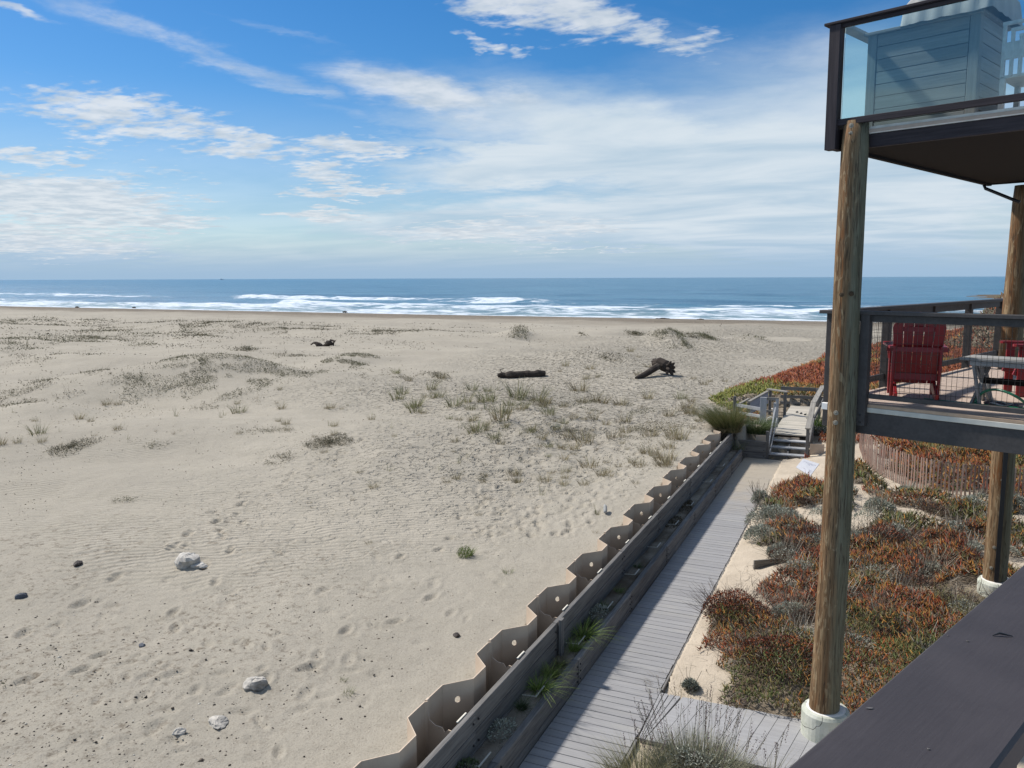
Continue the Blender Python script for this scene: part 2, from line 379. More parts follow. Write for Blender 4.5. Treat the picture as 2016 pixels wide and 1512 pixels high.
def glass_mat(name='tinted_glass', refl=.9):
    m, t, b = newmat(name)
    o = [n for n in t.nodes if n.type == 'OUTPUT_MATERIAL'][0]
    tr = N(t, 'ShaderNodeBsdfTransparent'); tr.inputs[0].default_value = (.86, .945, .95, 1)
    gl = N(t, 'ShaderNodeBsdfGlossy'); gl.inputs['Roughness'].default_value = .02; gl.inputs[0].default_value = (.85, .95, .95, 1)
    fr = N(t, 'ShaderNodeFresnel'); fr.inputs[0].default_value = 1.5
    mx = N(t, 'ShaderNodeMixShader'); L(t, Mth(t, 'ADD', Mth(t, 'MULTIPLY', fr.outputs[0], refl), .04 if refl else 0., True), mx.inputs[0]); L(t, tr.outputs[0], mx.inputs[1]); L(t, gl.outputs[0], mx.inputs[2])
    L(t, mx.outputs[0], o.inputs[0]); return m
M_glass = glass_mat(); M_glass2 = glass_mat('tinted_glass_matt', 0.)

def sand_mat():
    m, t, b = newmat('sand'); tc = N(t, 'ShaderNodeTexCoord'); P = tc.outputs['Object']
    at_ = lambda n: N(t, 'ShaderNodeAttribute', attribute_name=n).outputs['Fac']
    big = tnoise(t, P, .12, 5, .6); mid = tnoise(t, P, 1.3, 6, .65); fine = tnoise(t, P, 42, 4, .7); grain = tnoise(t, P, 160, 2, .6)
    c = Mix(t, MR(t, big, .3, .7), (.375, .342, .284), (.32, .293, .245))
    c = Mix(t, MR(t, mid, .38, .72, 0, .55), c, (.30, .275, .225))
    c = Mix(t, MR(t, fine, .48, .7, 0, .65), c, (.20, .182, .148))
    c = Mix(t, MR(t, grain, .55, .8, 0, .35), c, (.46, .42, .36))
    # warmer pale sand of the garden
    c = Mix(t, at_('garden'), c, Mix(t, MR(t, mid, .3, .7), (.50, .43, .34), (.41, .35, .275)))
    c = Mix(t, at_('wet'), c, Mix(t, MR(t, tnoise(t, P, .5, 6, .7, (.3, 1, 1)), .35, .65), (.215, .18, .14), (.16, .135, .105)))
    # coarse gravelly specks and organic grit
    sp_ = tnoise(t, P, 9, 5, .75)
    c = Mix(t, Mth(t, 'MULTIPLY', at_('grit'), MR(t, sp_, .50, .68)), c, (.15, .125, .095))
    c = Mix(t, Mth(t, 'MULTIPLY', at_('litter'), MR(t, mid, .25, .6, .3, .9)), c, (.075, .055, .035))
    L(t, c, b.inputs['Base Color']); b.inputs['Roughness'].default_value = .95; b.inputs['Specular IOR Level'].default_value = .1
    # wind ripples
    wv = N(t, 'ShaderNodeTexWave', wave_type='BANDS', bands_direction='Y'); wv.inputs['Scale'].default_value = 2.2
    wv.inputs['Distortion'].default_value = 11; wv.inputs['Detail'].default_value = 2; wv.inputs['Detail Scale'].default_value = .55
    mp = N(t, 'ShaderNodeMapping'); mp.inputs['Rotation'].default_value = (0, 0, R(-38)); L(t, P, mp.inputs[0]); L(t, mp.outputs[0], wv.inputs['Vector'])
    rp = Mth(t, 'MULTIPLY', wv.outputs['Fac'], at_('ripple'))
    n1 = bump(t, b, rp, .8, .016)
    tr = tnoise(t, P, 5.5, 3, .55); tr2 = MR(t, tr, .35, .5)
    n2 = bump(t, b, Mth(t, 'MULTIPLY', tr2, at_('tramp')), .9, .16, n1)
    n3 = bump(t, b, Mth(t, 'ADD', mid, Mth(t, 'MULTIPLY', fine, .25)), .75, .06, n2)
    return m
M_sand = sand_mat()
def rock_mat(name, c1, c2):
    m, t, b = newmat(name); tc = N(t, 'ShaderNodeTexCoord'); n = tnoise(t, tc.outputs['Object'], 5, 6, .65); f = tnoise(t, tc.outputs['Object'], 30, 4, .6)
    c = Mix(t, MR(t, n, .38, .62), c1, c2); c = Mix(t, MR(t, f, .5, .8, 0, .5), c, tuple(x*.5 for x in c2))
    L(t, c, b.inputs['Base Color']); b.inputs['Roughness'].default_value = .85; bump(t, b, Mth(t, 'ADD', n, Mth(t, 'MULTIPLY', f, .3)), .7, .03); return m
M_rockw = rock_mat('pale_rock', (.55, .52, .47), (.36, .34, .31)); M_rockg = rock_mat('grey_rock', (.47, .44, .39), (.26, .25, .23)); M_rockd = rock_mat('dark_rock', (.11, .12, .14), (.07, .075, .09))
def water_mat():
    m, t, b = newmat('sea_water'); tc = N(t, 'ShaderNodeTexCoord'); P = tc.outputs['Object']
    a = N(t, 'ShaderNodeAttribute', attribute_name='foam').outputs['Fac']; sh = N(t, 'ShaderNodeAttribute', attribute_name='shallow').outputs['Fac']
    n1 = tnoise(t, P, .13, 8, .68, (.22, 1, 1)); n2 = tnoise(t, P, .022, 5, .6, (.3, 1, 1)); n3 = tnoise(t, P, .9, 4, .65, (.35, 1, 1))
    c = Mix(t, MR(t, n1, .34, .66), (.03, .11, .19), (.10, .21, .31))
    c = Mix(t, MR(t, n2, .35, .65, 0, .6), c, (.10, .23, .32))
    c = Mix(t, Mth(t, 'MULTIPLY', sh, .75), c, (.17, .25, .27))
    fm = MR(t, Mth(t, 'ADD', a, Mth(t, 'MULTIPLY', Mth(t, 'ADD', Mth(t, 'SUBTRACT', n3, .5), Mth(t, 'SUBTRACT', tnoise(t, P, .25, 5, .6, (.5, 1, 1)), .5)), 1.5)), .34, .78)
    c = Mix(t, fm, c, Mix(t, MR(t, n3, .3, .7), (.42, .52, .62), (.74, .78, .82)))
    L(t, c, b.inputs['Base Color'])
    L(t, Mth(t, 'ADD', Mth(t, 'MULTIPLY', fm, .55), .32), b.inputs['Roughness']); b.inputs['IOR'].default_value = 1.33
    L(t, Mth(t, 'SUBTRACT', .38, Mth(t, 'MULTIPLY', fm, .3)), b.inputs['Specular IOR Level'])
    bump(t, b, Mth(t, 'ADD', n1, Mth(t, 'MULTIPLY', n3, .5)), 1., 1.3); return m
M_water = water_mat()

# ------------------------------------------------------------------ terrain
SEA = -2.5
XB_Y = [26, 31.7, 35.7, 39, 44.7, 53.6, 64.9, 86, 130]; XB_X = [-3.2, -5.9, -5.7, -4.7, -3.8, -2.7, .9, 6.1, 16]
def shoreY(X): return 152.5+np.clip(-X-90, 0, 1e9)*.045
def tofl(X, Y): return -X*math.sin(YAW)+Y*math.cos(YAW), X*math.cos(YAW)+Y*math.sin(YAW)   # forward, lateral
def fromfl(f, l): return l*math.cos(YAW)-f*math.sin(YAW), l*math.sin(YAW)+f*math.cos(YAW)
MOUNDS = []      # (X, Y, r_forward, r_lateral, h)
def Gbeach(X, Y, fine=True):
    d = np.clip(shoreY(X)-Y, -40, 400)
    z = SEA+3.25*np.tanh(d/80.)
    fade = sst(-X, 5.5, 12)*sst(d, 8, 40)
    z = z+fade*(.95*(fbm(X/14+3, Y/7, 3, 3)-.5)+.34*(fbm(X/4.5, Y/3.0, 5, 3)-.5)-.10*np.abs(2*fbm(X/9+9, Y/4+3, 15, 3)-1)+.03) + sst(d, 8, 40)*sst(Y, 24, 34)*(1-fade)*.25*(fbm(X/5, Y/4, 9, 3)-.5)
    hum = np.exp(-((X+9.5)/3.6)**2-((Y-21)/6.5)**2)
    z = z+hum*(.42*(fbm(X/1.1, Y/.9, 21, 3)-.45)+.08)
    fw, la = tofl(X, Y)
    for (mx, my, rf, rl, h) in MOUNDS:
        f0, l0 = tofl(mx, my); q = ((fw-f0)/rf)**2+((la-l0)/rl)**2
        z = z+h*np.exp(-q*1.2)*(1-.25*np.tanh((la-l0)/rl))
    near = sst(X, -7.5, -4.3)*(1-sst(Y, 24.5, 27)); zp = .47+.019*(np.clip(Y, 4, 25)-6)+.05*(fbm(X/1.5, Y/1.5, 31, 2)-.5)
    z = z*(1-near)+zp*near
    if fine:
        z = z+.030*(fbm(X/.7, Y/.55, 41, 3)-.5)+.020*(fbm(X/.22, Y/.2, 43, 2)-.5)
    return z
def pile_x(Y):
    p = np.mod(Y-(5.62-.62-1.53), 1.53); return np.interp(p, [0, .72, .98, 1.29, 1.53], [-4.07, -4.07, -3.83, -3.83, -4.07])
def Ggarden(X, Y):
    z = .03+.15*np.clip(X+2.2, 0, 1.6)+.035*np.clip(X+.6, 0, 14)+.22*(fbm(X/2.2, Y/2.2, 51, 3)-.5)*sst(X, -2.2, -.8)
    z = z+.04*(fbm(X/.5, Y/.5, 53, 2)-.5)*sst(X, -2.2, -1.8)
    flat = (1-sst(Y, 9.7, 10.3))*(1-sst(X, -.2, .5)); z = z*(1-flat)+(-.08)*flat*sst(X, -2.25, -2.2)+flat*.02
    return z
def G(X, Y):
    X = np.asarray(X, np.float64); Y = np.asarray(Y, np.float64)
    zb = Gbeach(X, Y)
    zg = Ggarden(X, Y)
    # right hand land
    xb = np.interp(Y, XB_Y, XB_X); q = X-xb
    hill = .42*sst(q, 0, 1.6)+1.5*sst(q, 1.5, 26)+.25*sst(q, 0, 2)*(fbm(X/3, Y/3, 61, 3)-.5)
    hill = hill+3.0*sst(1-np.sqrt(((X-13.5)/9.2)**2+((Y-60)/16.)**2), 0, .42)*(.9+.25*fbm(X/3, Y/3, 63, 3))
    zfar = zb+hill*(Y > 25)
    k = sst(Y, 25.5, 31)
    right = zg*(1-k)+zfar*k
    lef = zb
    kx = sst(X, -3.0, -1.2)
    z = np.where(Y > 24.9, lef*(1-kx)+right*kx*1.0, 0)
    z = np.where(Y > 31, zfar, z)
    # near strip (before the end wall)
    zn = np.where(X < -4.12, zb, np.where(X < -3.62, .12+.05*fbm(X*2, Y*2, 71, 2), np.where(X < -3.36, .25+.05*fbm(X*2, Y*2, 73, 2), np.where(X < -2.22, -.12, zg))))
    tr = sst(X-pile_x(Y), -.02, .012); zn = np.where((X > -4.2) & (X < -3.78), zb*(1-tr)+.14*tr, zn)
    z = np.where(Y <= 24.0, zn, z)
    st_ = (Y > 24.0) & (Y <= 24.9); z = np.where(st_, np.where(X < -3.3, zb, np.where(X < -1.5, -.06, zg)), z)
    land = (X > -2.68) & (X < -1.5) & (Y > 24.9) & (Y < 31); z = np.where(land, np.minimum(z, .45), z)
    return z
def ground(px, py, far=260.):
    d = ray(px, py); t = np.exp(np.linspace(math.log(5), math.log(far), 1500))
    P = np.array([0, 0, CH])[None]+d[None]*t[:, None]; g = G(P[:, 0], P[:, 1]); i = np.argmax(P[:, 2] < g)
    if P[i, 2] >= g[i]: i = len(t)-1
    if i > 0:
        a, b = P[i-1, 2]-g[i-1], P[i, 2]-g[i]; f = a/(a-b+1e-9); p = P[i-1]*(1-f)+P[i]*f
    else: p = P[i]
    return np.array([p[0], p[1], float(G(p[0:1], p[1:2])[0])])
def dist(p): return math.hypot(p[0], p[1])
for (px, py, wpx, hd, h) in [(420, 750, 170, 3.2, .85), (230, 768, 230, 2.6, .35), (120, 812, 120, 2.0, .5), (620, 775, 160, 2.6, .28), (420, 850, 220, 1.8, .22), (690, 716, 60, 3, .35), (1310, 668, 35, 5, .8), (1370, 662, 50, 6, .5), (1475, 666, 40, 5, .5), (960, 800, 160, 3.0, .28),
                             (480, 640, 180, 8, .5), (380, 880, 160, 1.6, .18), (1180, 706, 90, 3, .35), (90, 668, 130, 7, .4), (340, 900, 260, 2.2, -.16), (260, 800, 140, 2.5, -.2), (1020, 658, 36, 5, .5)]:
    p = at(px, py, .4); D = dist(p); MOUNDS.append((p[0], p[1], hd, wpx*D/1600, h))

# garden / ice plant cover ellipses in picture terms, turned into places on the ground
def ell(px, py, rx, ry, z=.35):
    p = at(px, py, z); a = at(px, py-ry, z); D = dist(p); f0, l0 = tofl(p[0], p[1]); f1, _ = tofl(a[0], a[1])
    return (f0, l0, abs(f1-f0), rx*D/1600)
ICE = [ell(*e) for e in [(1500, 1255, 105, 85), (1560, 1160, 120, 60), (1455, 1210, 55, 45), (1530, 1330, 110, 40), (1760, 1230, 150, 120), (1760, 1120, 120, 50), (1890, 1150, 110, 90), (1560, 1045, 70, 25), (1590, 965, 75, 24),
                         (1640, 918, 30, 10), (1700, 930, 60, 30), (1790, 985, 70, 14), (1880, 1005, 60, 20), (1760, 1050, 80, 22), (1980, 1060, 60, 30), (1860, 1080, 60, 20), (1830, 920, 160, 45), (1960, 960, 120, 40), (1700, 1330, 140, 80), (1800, 1330, 200, 90), (1980, 900, 160, 60), (1640, 985, 40, 14), (1530, 990, 30, 12)]]
FPTS = [at(x, y, .38) for x, y in [(1692, 878), (1700, 900), (1712, 914), (1740, 934), (1780, 952), (1830, 966), (1899, 977), (1960, 984), (2030, 992), (2120, 1000)]]
def ice_mask(X, Y):
    fw, la = tofl(X, Y); m = np.full(np.shape(X), -9.)
    for (f0, l0, rf, rl) in ICE: m = np.maximum(m, 1-((fw-f0)/rf)**2-((la-l0)/rl)**2)
    nz = fbm(X/.8, Y/.8, 81, 3)
    m = m*1.0+(nz-.5)*2.7-.12
    dmin = np.full(np.shape(X), 9.)
    for i in range(len(FPTS)-1):
        a, b = FPTS[i][:2], FPTS[i+1][:2]; dx, dy = b-a; tt = np.clip(((X-a[0])*dx+(Y-a[1])*dy)/(dx*dx+dy*dy), 0, 1); dmin = np.minimum(dmin, np.hypot(X-a[0]-tt*dx, Y-a[1]-tt*dy))
    m = m-1.2*(1-sst(dmin, .15, .8))
    m = np.where(X < -2.0, -9, m)
    return m

def build_terrain():
    nr, ncol = 800, 900
    f = np.exp(np.linspace(math.log(5.0), math.log(330), nr)); k = np.linspace(-1.05, 1.05, ncol)
    k = k*(.62+.38*np.abs(k)/1.05)                              # denser in the middle
    Fw, K = np.meshgrid(f, k, indexing='ij'); La = K*(Fw+2)*1.12
    X, Y = fromfl(Fw, La); Z = G(X, Y)
    # footprints pressed into the sand
    prints = []
    def trail(pts, side=.13, step=.62, ln=.17):
        P = [ground(*p) for p in pts]; 
        seg = [(P[i], P[i+1]) for i in range(len(P)-1)]; s = 1
        for a, b in seg:
            d = b[:2]-a[:2]; ll = np.hypot(*d); n = max(1, int(ll/step)); u = d/ll
            for i in range(n):
                c = a[:2]+d*(i/n)+np.array([-u[1], u[0]])*side*s+rng.normal(0, .03, 2); s = -s
                prints.append((c[0], c[1], math.atan2(u[1], u[0])+rng.normal(0, .2), ln, .045))
    trail([(60, 1250), (150, 1185), (240, 1138), (330, 1078), (385, 1050), (430, 1010), (500, 972), (560, 945), (640, 905), (720, 880)])
    trail([(385, 1075), (420, 1045), (455, 1010), (520, 975), (600, 940), (690, 890)], ln=.14)
    trail([(60, 1345), (150, 1310), (215, 1290), (330, 1240), (360, 1200), (400, 1150), (440, 1085), (480, 1010)], ln=.14)
    trail([(540, 1345), (590, 1310), (650, 1290)]); trail([(700, 1245), (760, 1215), (860, 1180), (940, 1140)], ln=.13)
    trail([(800, 1100), (900, 1060), (1000, 1010), (1090, 980)], ln=.12); trail([(1000, 960), (1060, 880), (1110, 840), (1150, 800)])
    trail([(640, 905), (740, 850), (860, 800), (950, 760)])
    for i in range(900):
        px, py = rng.uniform(900, 1480), rng.uniform(800, 1050)
        p = at(px, py, .65)
        if p[0] < -4.6: prints.append((p[0], p[1], rng.uniform(0, 6.3), rng.uniform(.09, .16), rng.uniform(.015, .04)))
    for i in range(160):
        px, py = rng.uniform(100, 1000), rng.uniform(1050, 1500); p = at(px, py, .5)
        if p[0] < -4.9: prints.append((p[0], p[1], rng.uniform(0, 6.3), rng.uniform(.09, .16), rng.uniform(.01, .025)))
    lf = np.log(f)
    for (cx, cy, an, ln, dp) in prints:
        f0, l0 = tofl(cx, cy)
        if f0 > 26 or f0 < 5.2: continue
        i0, i1 = np.searchsorted(f, [f0-.4, f0+.4]); kk = l0/((f0+2)*1.12); dk = .45/((f0+2)*1.12)
        j0, j1 = np.searchsorted(k, [kk-dk, kk+dk])
        if j1 <= j0: continue
        x = X[i0:i1, j0:j1]-cx; y = Y[i0:i1, j0:j1]-cy; a = (x*math.cos(an)+y*math.sin(an))/ln; b = (-x*math.sin(an)+y*math.cos(an))/(ln*.48)
        r = a*a+b*b; Z[i0:i1, j0:j1] += -dp*np.exp(-r*r*1.5)+dp*.35*np.exp(-(np.sqrt(r)-1.45)**2*8)
    d = shoreY(X)-Y; xb = np.interp(Y, XB_Y, XB_X)
    garden = np.where(Y < 25, sst(X, -2.4, -2.2), sst(X-xb, -.2, .6))*.95
    garden = np.maximum(garden, .5*sst(X, -4.9, -4.3)*(Y < 25)*(X < -4.05)*fbm(X, Y, 5, 2)*1.6)
    wet = sst(-(d+6*(fbm(X/14, Y/5, 91, 3)-.5)), -62, -28)*.8
    tz = sst(Y, 20, 30)*(1-sst(Y, 80, 110))*sst(X, -26, -14); tramp = np.clip(np.where(Y > 23, tz, .0)*sst(fbm(X/9, Y/9, 93, 2), .3, .5)+.5*np.exp(-((X+9.5)/4)**2-((Y-20)/7)**2)+sst(-d, -60, -30)*.6, 0, 1)
    ripple = sst(fbm(X/5+7, Y/5, 95, 2), .34, .5)*(1-sst(Fw, 24, 42))*sst(-X, 5.2, 8)*sst(Fw, 10.5, 13)*(1-np.exp(-((X+9)/3.5)**2-((Y-21)/6)**2))
    grit = (1-sst(Fw, 12, 19))*sst(-X, 4.6, 7.5)*.75*sst(fbm(X/1.6, Y/1.6, 97, 3), .3, .6)+.15+.5*sst(-d, -50, -25)
    im = ice_mask(X, Y); litter = np.where((Y < 25.5) & (X > -2.2), sst(im, -.1, .5), 0)
    litter = np.where((Y < 24) & (X < -3.3) & (X > pile_x(Y)), np.where(X < -3.66, .9, .5+.45*sst(fbm(X*3, Y*1.2, 7, 3), .45, .65)), litter); garden = np.where((Y < 24) & (X < -3.3), 0, garden)
    hx = sst(X-xb, .1, .7)*(Y > 26)*sst(fbm(X/2.2, Y/1.3, 99, 3)+.25*sst(X-xb, 1, 6)+.25*(Y < 37), .34, .46)
    litter = np.maximum(litter, hx*.85)
    V = np.stack([X, Y, Z], -1).reshape(-1, 3)
    i, j = np.meshgrid(np.arange(nr-1), np.arange(ncol-1), indexing='ij'); a = i*ncol+j
    Fc = np.stack([a, a+1, a+ncol+1, a+ncol], -1).reshape(-1, 4)
    o = np_obj('sand', V, Fc, M_sand, smooth=True, attrs=dict(garden=garden, wet=wet, tramp=tramp, ripple=ripple, grit=grit, litter=litter))
    tag(o, kind='structure')
build_terrain()

# ------------------------------------------------------------------ sea
def build_sea():
    nr, ncol = 620, 760
    f = np.concatenate([np.linspace(95, 330, 420), np.exp(np.linspace(math.log(332), math.log(60000), 200))]); k = np.linspace(-1.35, 1.1, ncol)
    Fw, K = np.meshgrid(f, k, indexing='ij'); La = K*Fw
    X, Y = fromfl(Fw, La); foam = np.zeros_like(X); Z = np.full_like(X, SEA)
    sh = shoreY(X)
    q = Y-sh
    # wobble of the waterline
    wash = -1+9*fbm(X/13, X*0+3, 5, 3)
    foam = np.maximum(foam, (1-sst(q, wash, wash+2.0))*.75)
    def breaker(xs, offs, w, h, a, seed, wob=4.):
        nonlocal foam, Z
        c = np.interp(X, xs, offs)+wob*(fbm(X/30, X*0+seed, seed, 4)-.5)*2; e = sst(X, xs[0], xs[0]+22)*(1-sst(X, xs[-1]-22, xs[-1]))
        brk = .12+1.35*fbm(X/11, X*0+seed, seed+3, 4); r = (q-c); ww = w*(.5+1.1*fbm(X/10, X*0+seed*3, seed+5, 3))
        prof = np.where(r > 0, np.exp(-(r/(ww*.7))**2), np.exp(-(r/(ww*1.3))**2))
        Z = Z+h*e*(.6+.8*fbm(X/8, X*0+seed, seed+9, 3))*np.exp(-(r/(w*.45+1))**2)
        foam = np.maximum(foam, a*e*brk*prof*(.35+1.1*fbm(X/4, Y/2.2, seed+11, 3))*.92)
    breaker([-470, -354, -262], [140, 112, 92], 9, .8, .95, 11)
    breaker([-265, -204, -150, -114, -80], [122, 102, 95, 84, 82], 8, 1.1, 1.25, 13)
    breaker([-190, -150, -120, -85, -47, -12, 160], [60, 50, 43, 37, 41, 38, 36], 10, .9, 1.2, 17)
    breaker([-150, -110, -70, -20, 160], [34, 30, 30, 30, 30], 9, .5, 1.0, 19)
    breaker([-330, -272, -217, -170, -120], [24, 22, 20, 25, 22], 9, .8, 1.25, 23)
    breaker([-200, -140, -60, -20, 170], [14, 12, 16, 14, 13], 6, .4, .95, 29, 3.)
    breaker([-420, -300, -240], [50, 46, 44], 8, .5, .7, 31)
    breaker([-120, -60, 0, 120], [70, 66, 62, 60], 4, .6, .55, 37)
    breaker([-60, 20, 160], [5, 6, 5], 3, .15, .9, 41, 2.)
    breaker([-300, -150, -60], [5, 6, 6], 3, .15, .85, 43, 2.)
    # low swell lines
    Z = Z+np.where(Fw < 1500, 1, 0)*(.28*np.sin((q+8*fbm(X/60, Y/40, 2, 2))/4.4)*sst(q, 10, 40)*sst(-Fw, -900, -250)+.35*(fbm(X/22, Y/7, 6, 3)-.5)*sst(q, 5, 30))
    shallow = 1-sst(q+10*fbm(X/30, Y/15, 8, 2), 8, 60)
    V = np.stack([X, Y, Z], -1).reshape(-1, 3); i, j = np.meshgrid(np.arange(len(f)-1), np.arange(ncol-1), indexing='ij'); a = i*ncol+j
    keep = ((q > -14)[:-1, :-1]).ravel()
    Fc = np.stack([a, a+1, a+ncol+1, a+ncol], -1).reshape(-1, 4)[keep]
    o = np_obj('sea', V, Fc, M_water, smooth=True, attrs=dict(foam=foam, shallow=shallow)); tag(o, kind='structure')
build_sea()

# ------------------------------------------------------------------ foliage builders (numpy)
def ribbons(base, dirv, h, w, bend, segs=3, tipw=.15):
    """base (n,3), dirv (n,3) unit, h (n,), w (n,), bend (n,3) displacement at the tip -> verts, quads"""
    n = len(base); side = np.cross(dirv, rng.normal(0, 1, (n, 3))); side /= np.linalg.norm(side, axis=1)[:, None]+1e-9
    side[:, 2] *= .3
    V = np.zeros((n, segs+1, 2, 3))
    for s in range(segs+1):
        u = s/segs; p = base+dirv*(h*u)[:, None]+bend*(u*u); ww = (w*(1-u*(1-tipw))*.5)[:, None]*side
        V[:, s, 0] = p-ww; V[:, s, 1] = p+ww
    a = (np.arange(n)*(segs+1)*2)[:, None]+(np.arange(segs)*2)[None]
    F = np.stack([a, a+1, a+3, a+2], -1).reshape(-1, 4); return V.reshape(-1, 3), F
def unit(v): return v/(np.linalg.norm(v, axis=1)[:, None]+1e-9)
def diamonds(P, d, L_, Wd):
    n = len(P); s = unit(np.cross(d, rng.normal(0, 1, (n, 3))))
    V = np.stack([P-s*0, P+d*(L_*.45)[:, None]+s*(Wd*.5)[:, None], P+d*L_[:, None], P+d*(L_*.45)[:, None]-s*(Wd*.5)[:, None]], 1)
    F = (np.arange(n)*4)[:, None]+np.arange(4)[None]; return V.reshape(-1, 3), F
def spikes(P, d, L_, Wd):
    """three sided fleshy leaves"""
    n = len(P); s = unit(np.cross(d, rng.normal(0, 1, (n, 3)))); q = np.cross(d, s)
    vs = []
    for k in range(3):
        a = k*2.094; vs.append(P+(s*math.cos(a)+q*math.sin(a))*(Wd*.5)[:, None])
    vs.append(P+d*L_[:, None]+q*(L_*.15)[:, None])
    V = np.stack(vs, 1); b = (np.arange(n)*4)[:, None, None]+np.array([[0, 1, 3], [1, 2, 3], [2, 0, 3]])[None]
    return V.reshape(-1, 3), b.reshape(-1, 3)
def pal(colors, n, jit=.18, w=None):
    c = np.array(colors)[rng.choice(len(colors), n, p=w)]; return c*(1+rng.normal(0, jit, (n, 1))).clip(.4, 1.7)
def rep(c, k): return np.repeat(c, k, axis=0)
def merge(parts):
    V, F, C = [], [], []; o = 0
    for v, f, c in parts:
        V.append(v); C.append(c); f = f+o
        if f.shape[1] == 3: f = np.concatenate([f, f[:, 2:3]], 1)
        F.append(f); o += len(v)
    return np.concatenate(V), np.concatenate(F), np.concatenate(C)
def np_mesh(name, V, F, C, mat=None):
    o = np_obj(name, V, F, mat or M_leaf, C); return o
GRASS = [(.19, .20, .085), (.13, .16, .06), (.30, .27, .15), (.22, .20, .11)]
DRY = [(.34, .28, .17), (.26, .20, .12), (.17, .13, .08)]
GREEN = [(.07, .13, .03), (.10, .17, .035), (.05, .10, .03), (.15, .20, .06)]
SAGE = [(.33, .35, .29), (.25, .27, .22), (.42, .43, .37), (.17, .18, .145)]
def tuft_geo(n, h, spread, bend=.35, cols=GRASS, w=.012, lean=(.12, 0), segs=3, drop=0):
    ang = rng.uniform(0, 6.283, n); r = spread*np.sqrt(rng.uniform(0, 1, n)); base = np.stack([r*np.cos(ang), r*np.sin(ang), -.03+0*r], 1)
    d = np.stack([np.cos(ang)*.45*rng.uniform(0, 1, n)+lean[0], np.sin(ang)*.45*rng.uniform(0, 1, n)+lean[1], np.ones(n)], 1)+rng.normal(0, .12, (n, 3)); d = unit(d)
    hh = h*rng.uniform(.4, 1, n); bd = np.stack([np.cos(ang), np.sin(ang), -.35-drop+0*ang], 1)*(hh*bend*rng.uniform(.2, 1.2, n))[:, None]; bd[:, 0] += lean[0]*hh
    V, F = ribbons(base, d, hh, np.full(n, w)*rng.uniform(.6, 1.2, n), bd, segs); return V, F, rep(pal(cols, n), (segs+1)*2)
def mound_geo(n, rx, ry, h, cols, leaf=.04, wl=.014, spikesn=0, up=.5, shape=1.6):
    a = rng.uniform(0, 6.283, n); r = rng.uniform(0, 1, n)**.5; el = np.sqrt(np.clip(1-r**shape, 0, 1))*(.35+.65*rng.uniform(0, 1, n)**.35)
    lump = .75+.5*fbm(np.cos(a)*r*2+5, np.sin(a)*r*2+5, int(rng.integers(99)), 3)
    P = np.stack([np.cos(a)*r*rx*lump, np.sin(a)*r*ry*lump, h*el*lump], 1)
    d = unit(np.stack([np.cos(a)*r, np.sin(a)*r, up+0*r], 1)+rng.normal(0, .55, (n, 3)))
    V, F = diamonds(P, d, leaf*rng.uniform(.6, 1.3, n), wl*rng.uniform(.7, 1.3, n)); return V, F, rep(pal(cols, n), 4)
def stalks_geo(n, rx, ry, h0, h, cols, w=.008, spread=.35, segs=2, bend=.15):
    a = rng.uniform(0, 6.283, n); r = np.sqrt(rng.uniform(0, 1, n)); base = np.stack([np.cos(a)*r*rx*.7, np.sin(a)*r*ry*.7, h0*.3+0*r], 1)
    d = unit(np.stack([np.cos(a)*r*spread, np.sin(a)*r*spread, np.ones(n)], 1)+rng.normal(0, .1, (n, 3))); hh = (h0*.7+h)*rng.uniform(.6, 1, n)
    V, F = ribbons(base, d, hh, np.full(n, w), rng.normal(0, bend, (n, 3))*hh[:, None]*[1, 1, .2], segs, .7); return V, F, rep(pal(cols, n), (segs+1)*2)
def place_veg(name, parts, p, label, cat, group=None, rz=0, s=1, kind=None):
    V, F, C = merge(parts); o = np_obj(name, V, F, M_leaf, C, mw=Matrix.Translation((p[0], p[1], p[2])) @ Matrix.Rotation(rz, 4, 'Z') @ Matrix.Scale(s, 4))
    return tag(o, label, cat, group, kind)

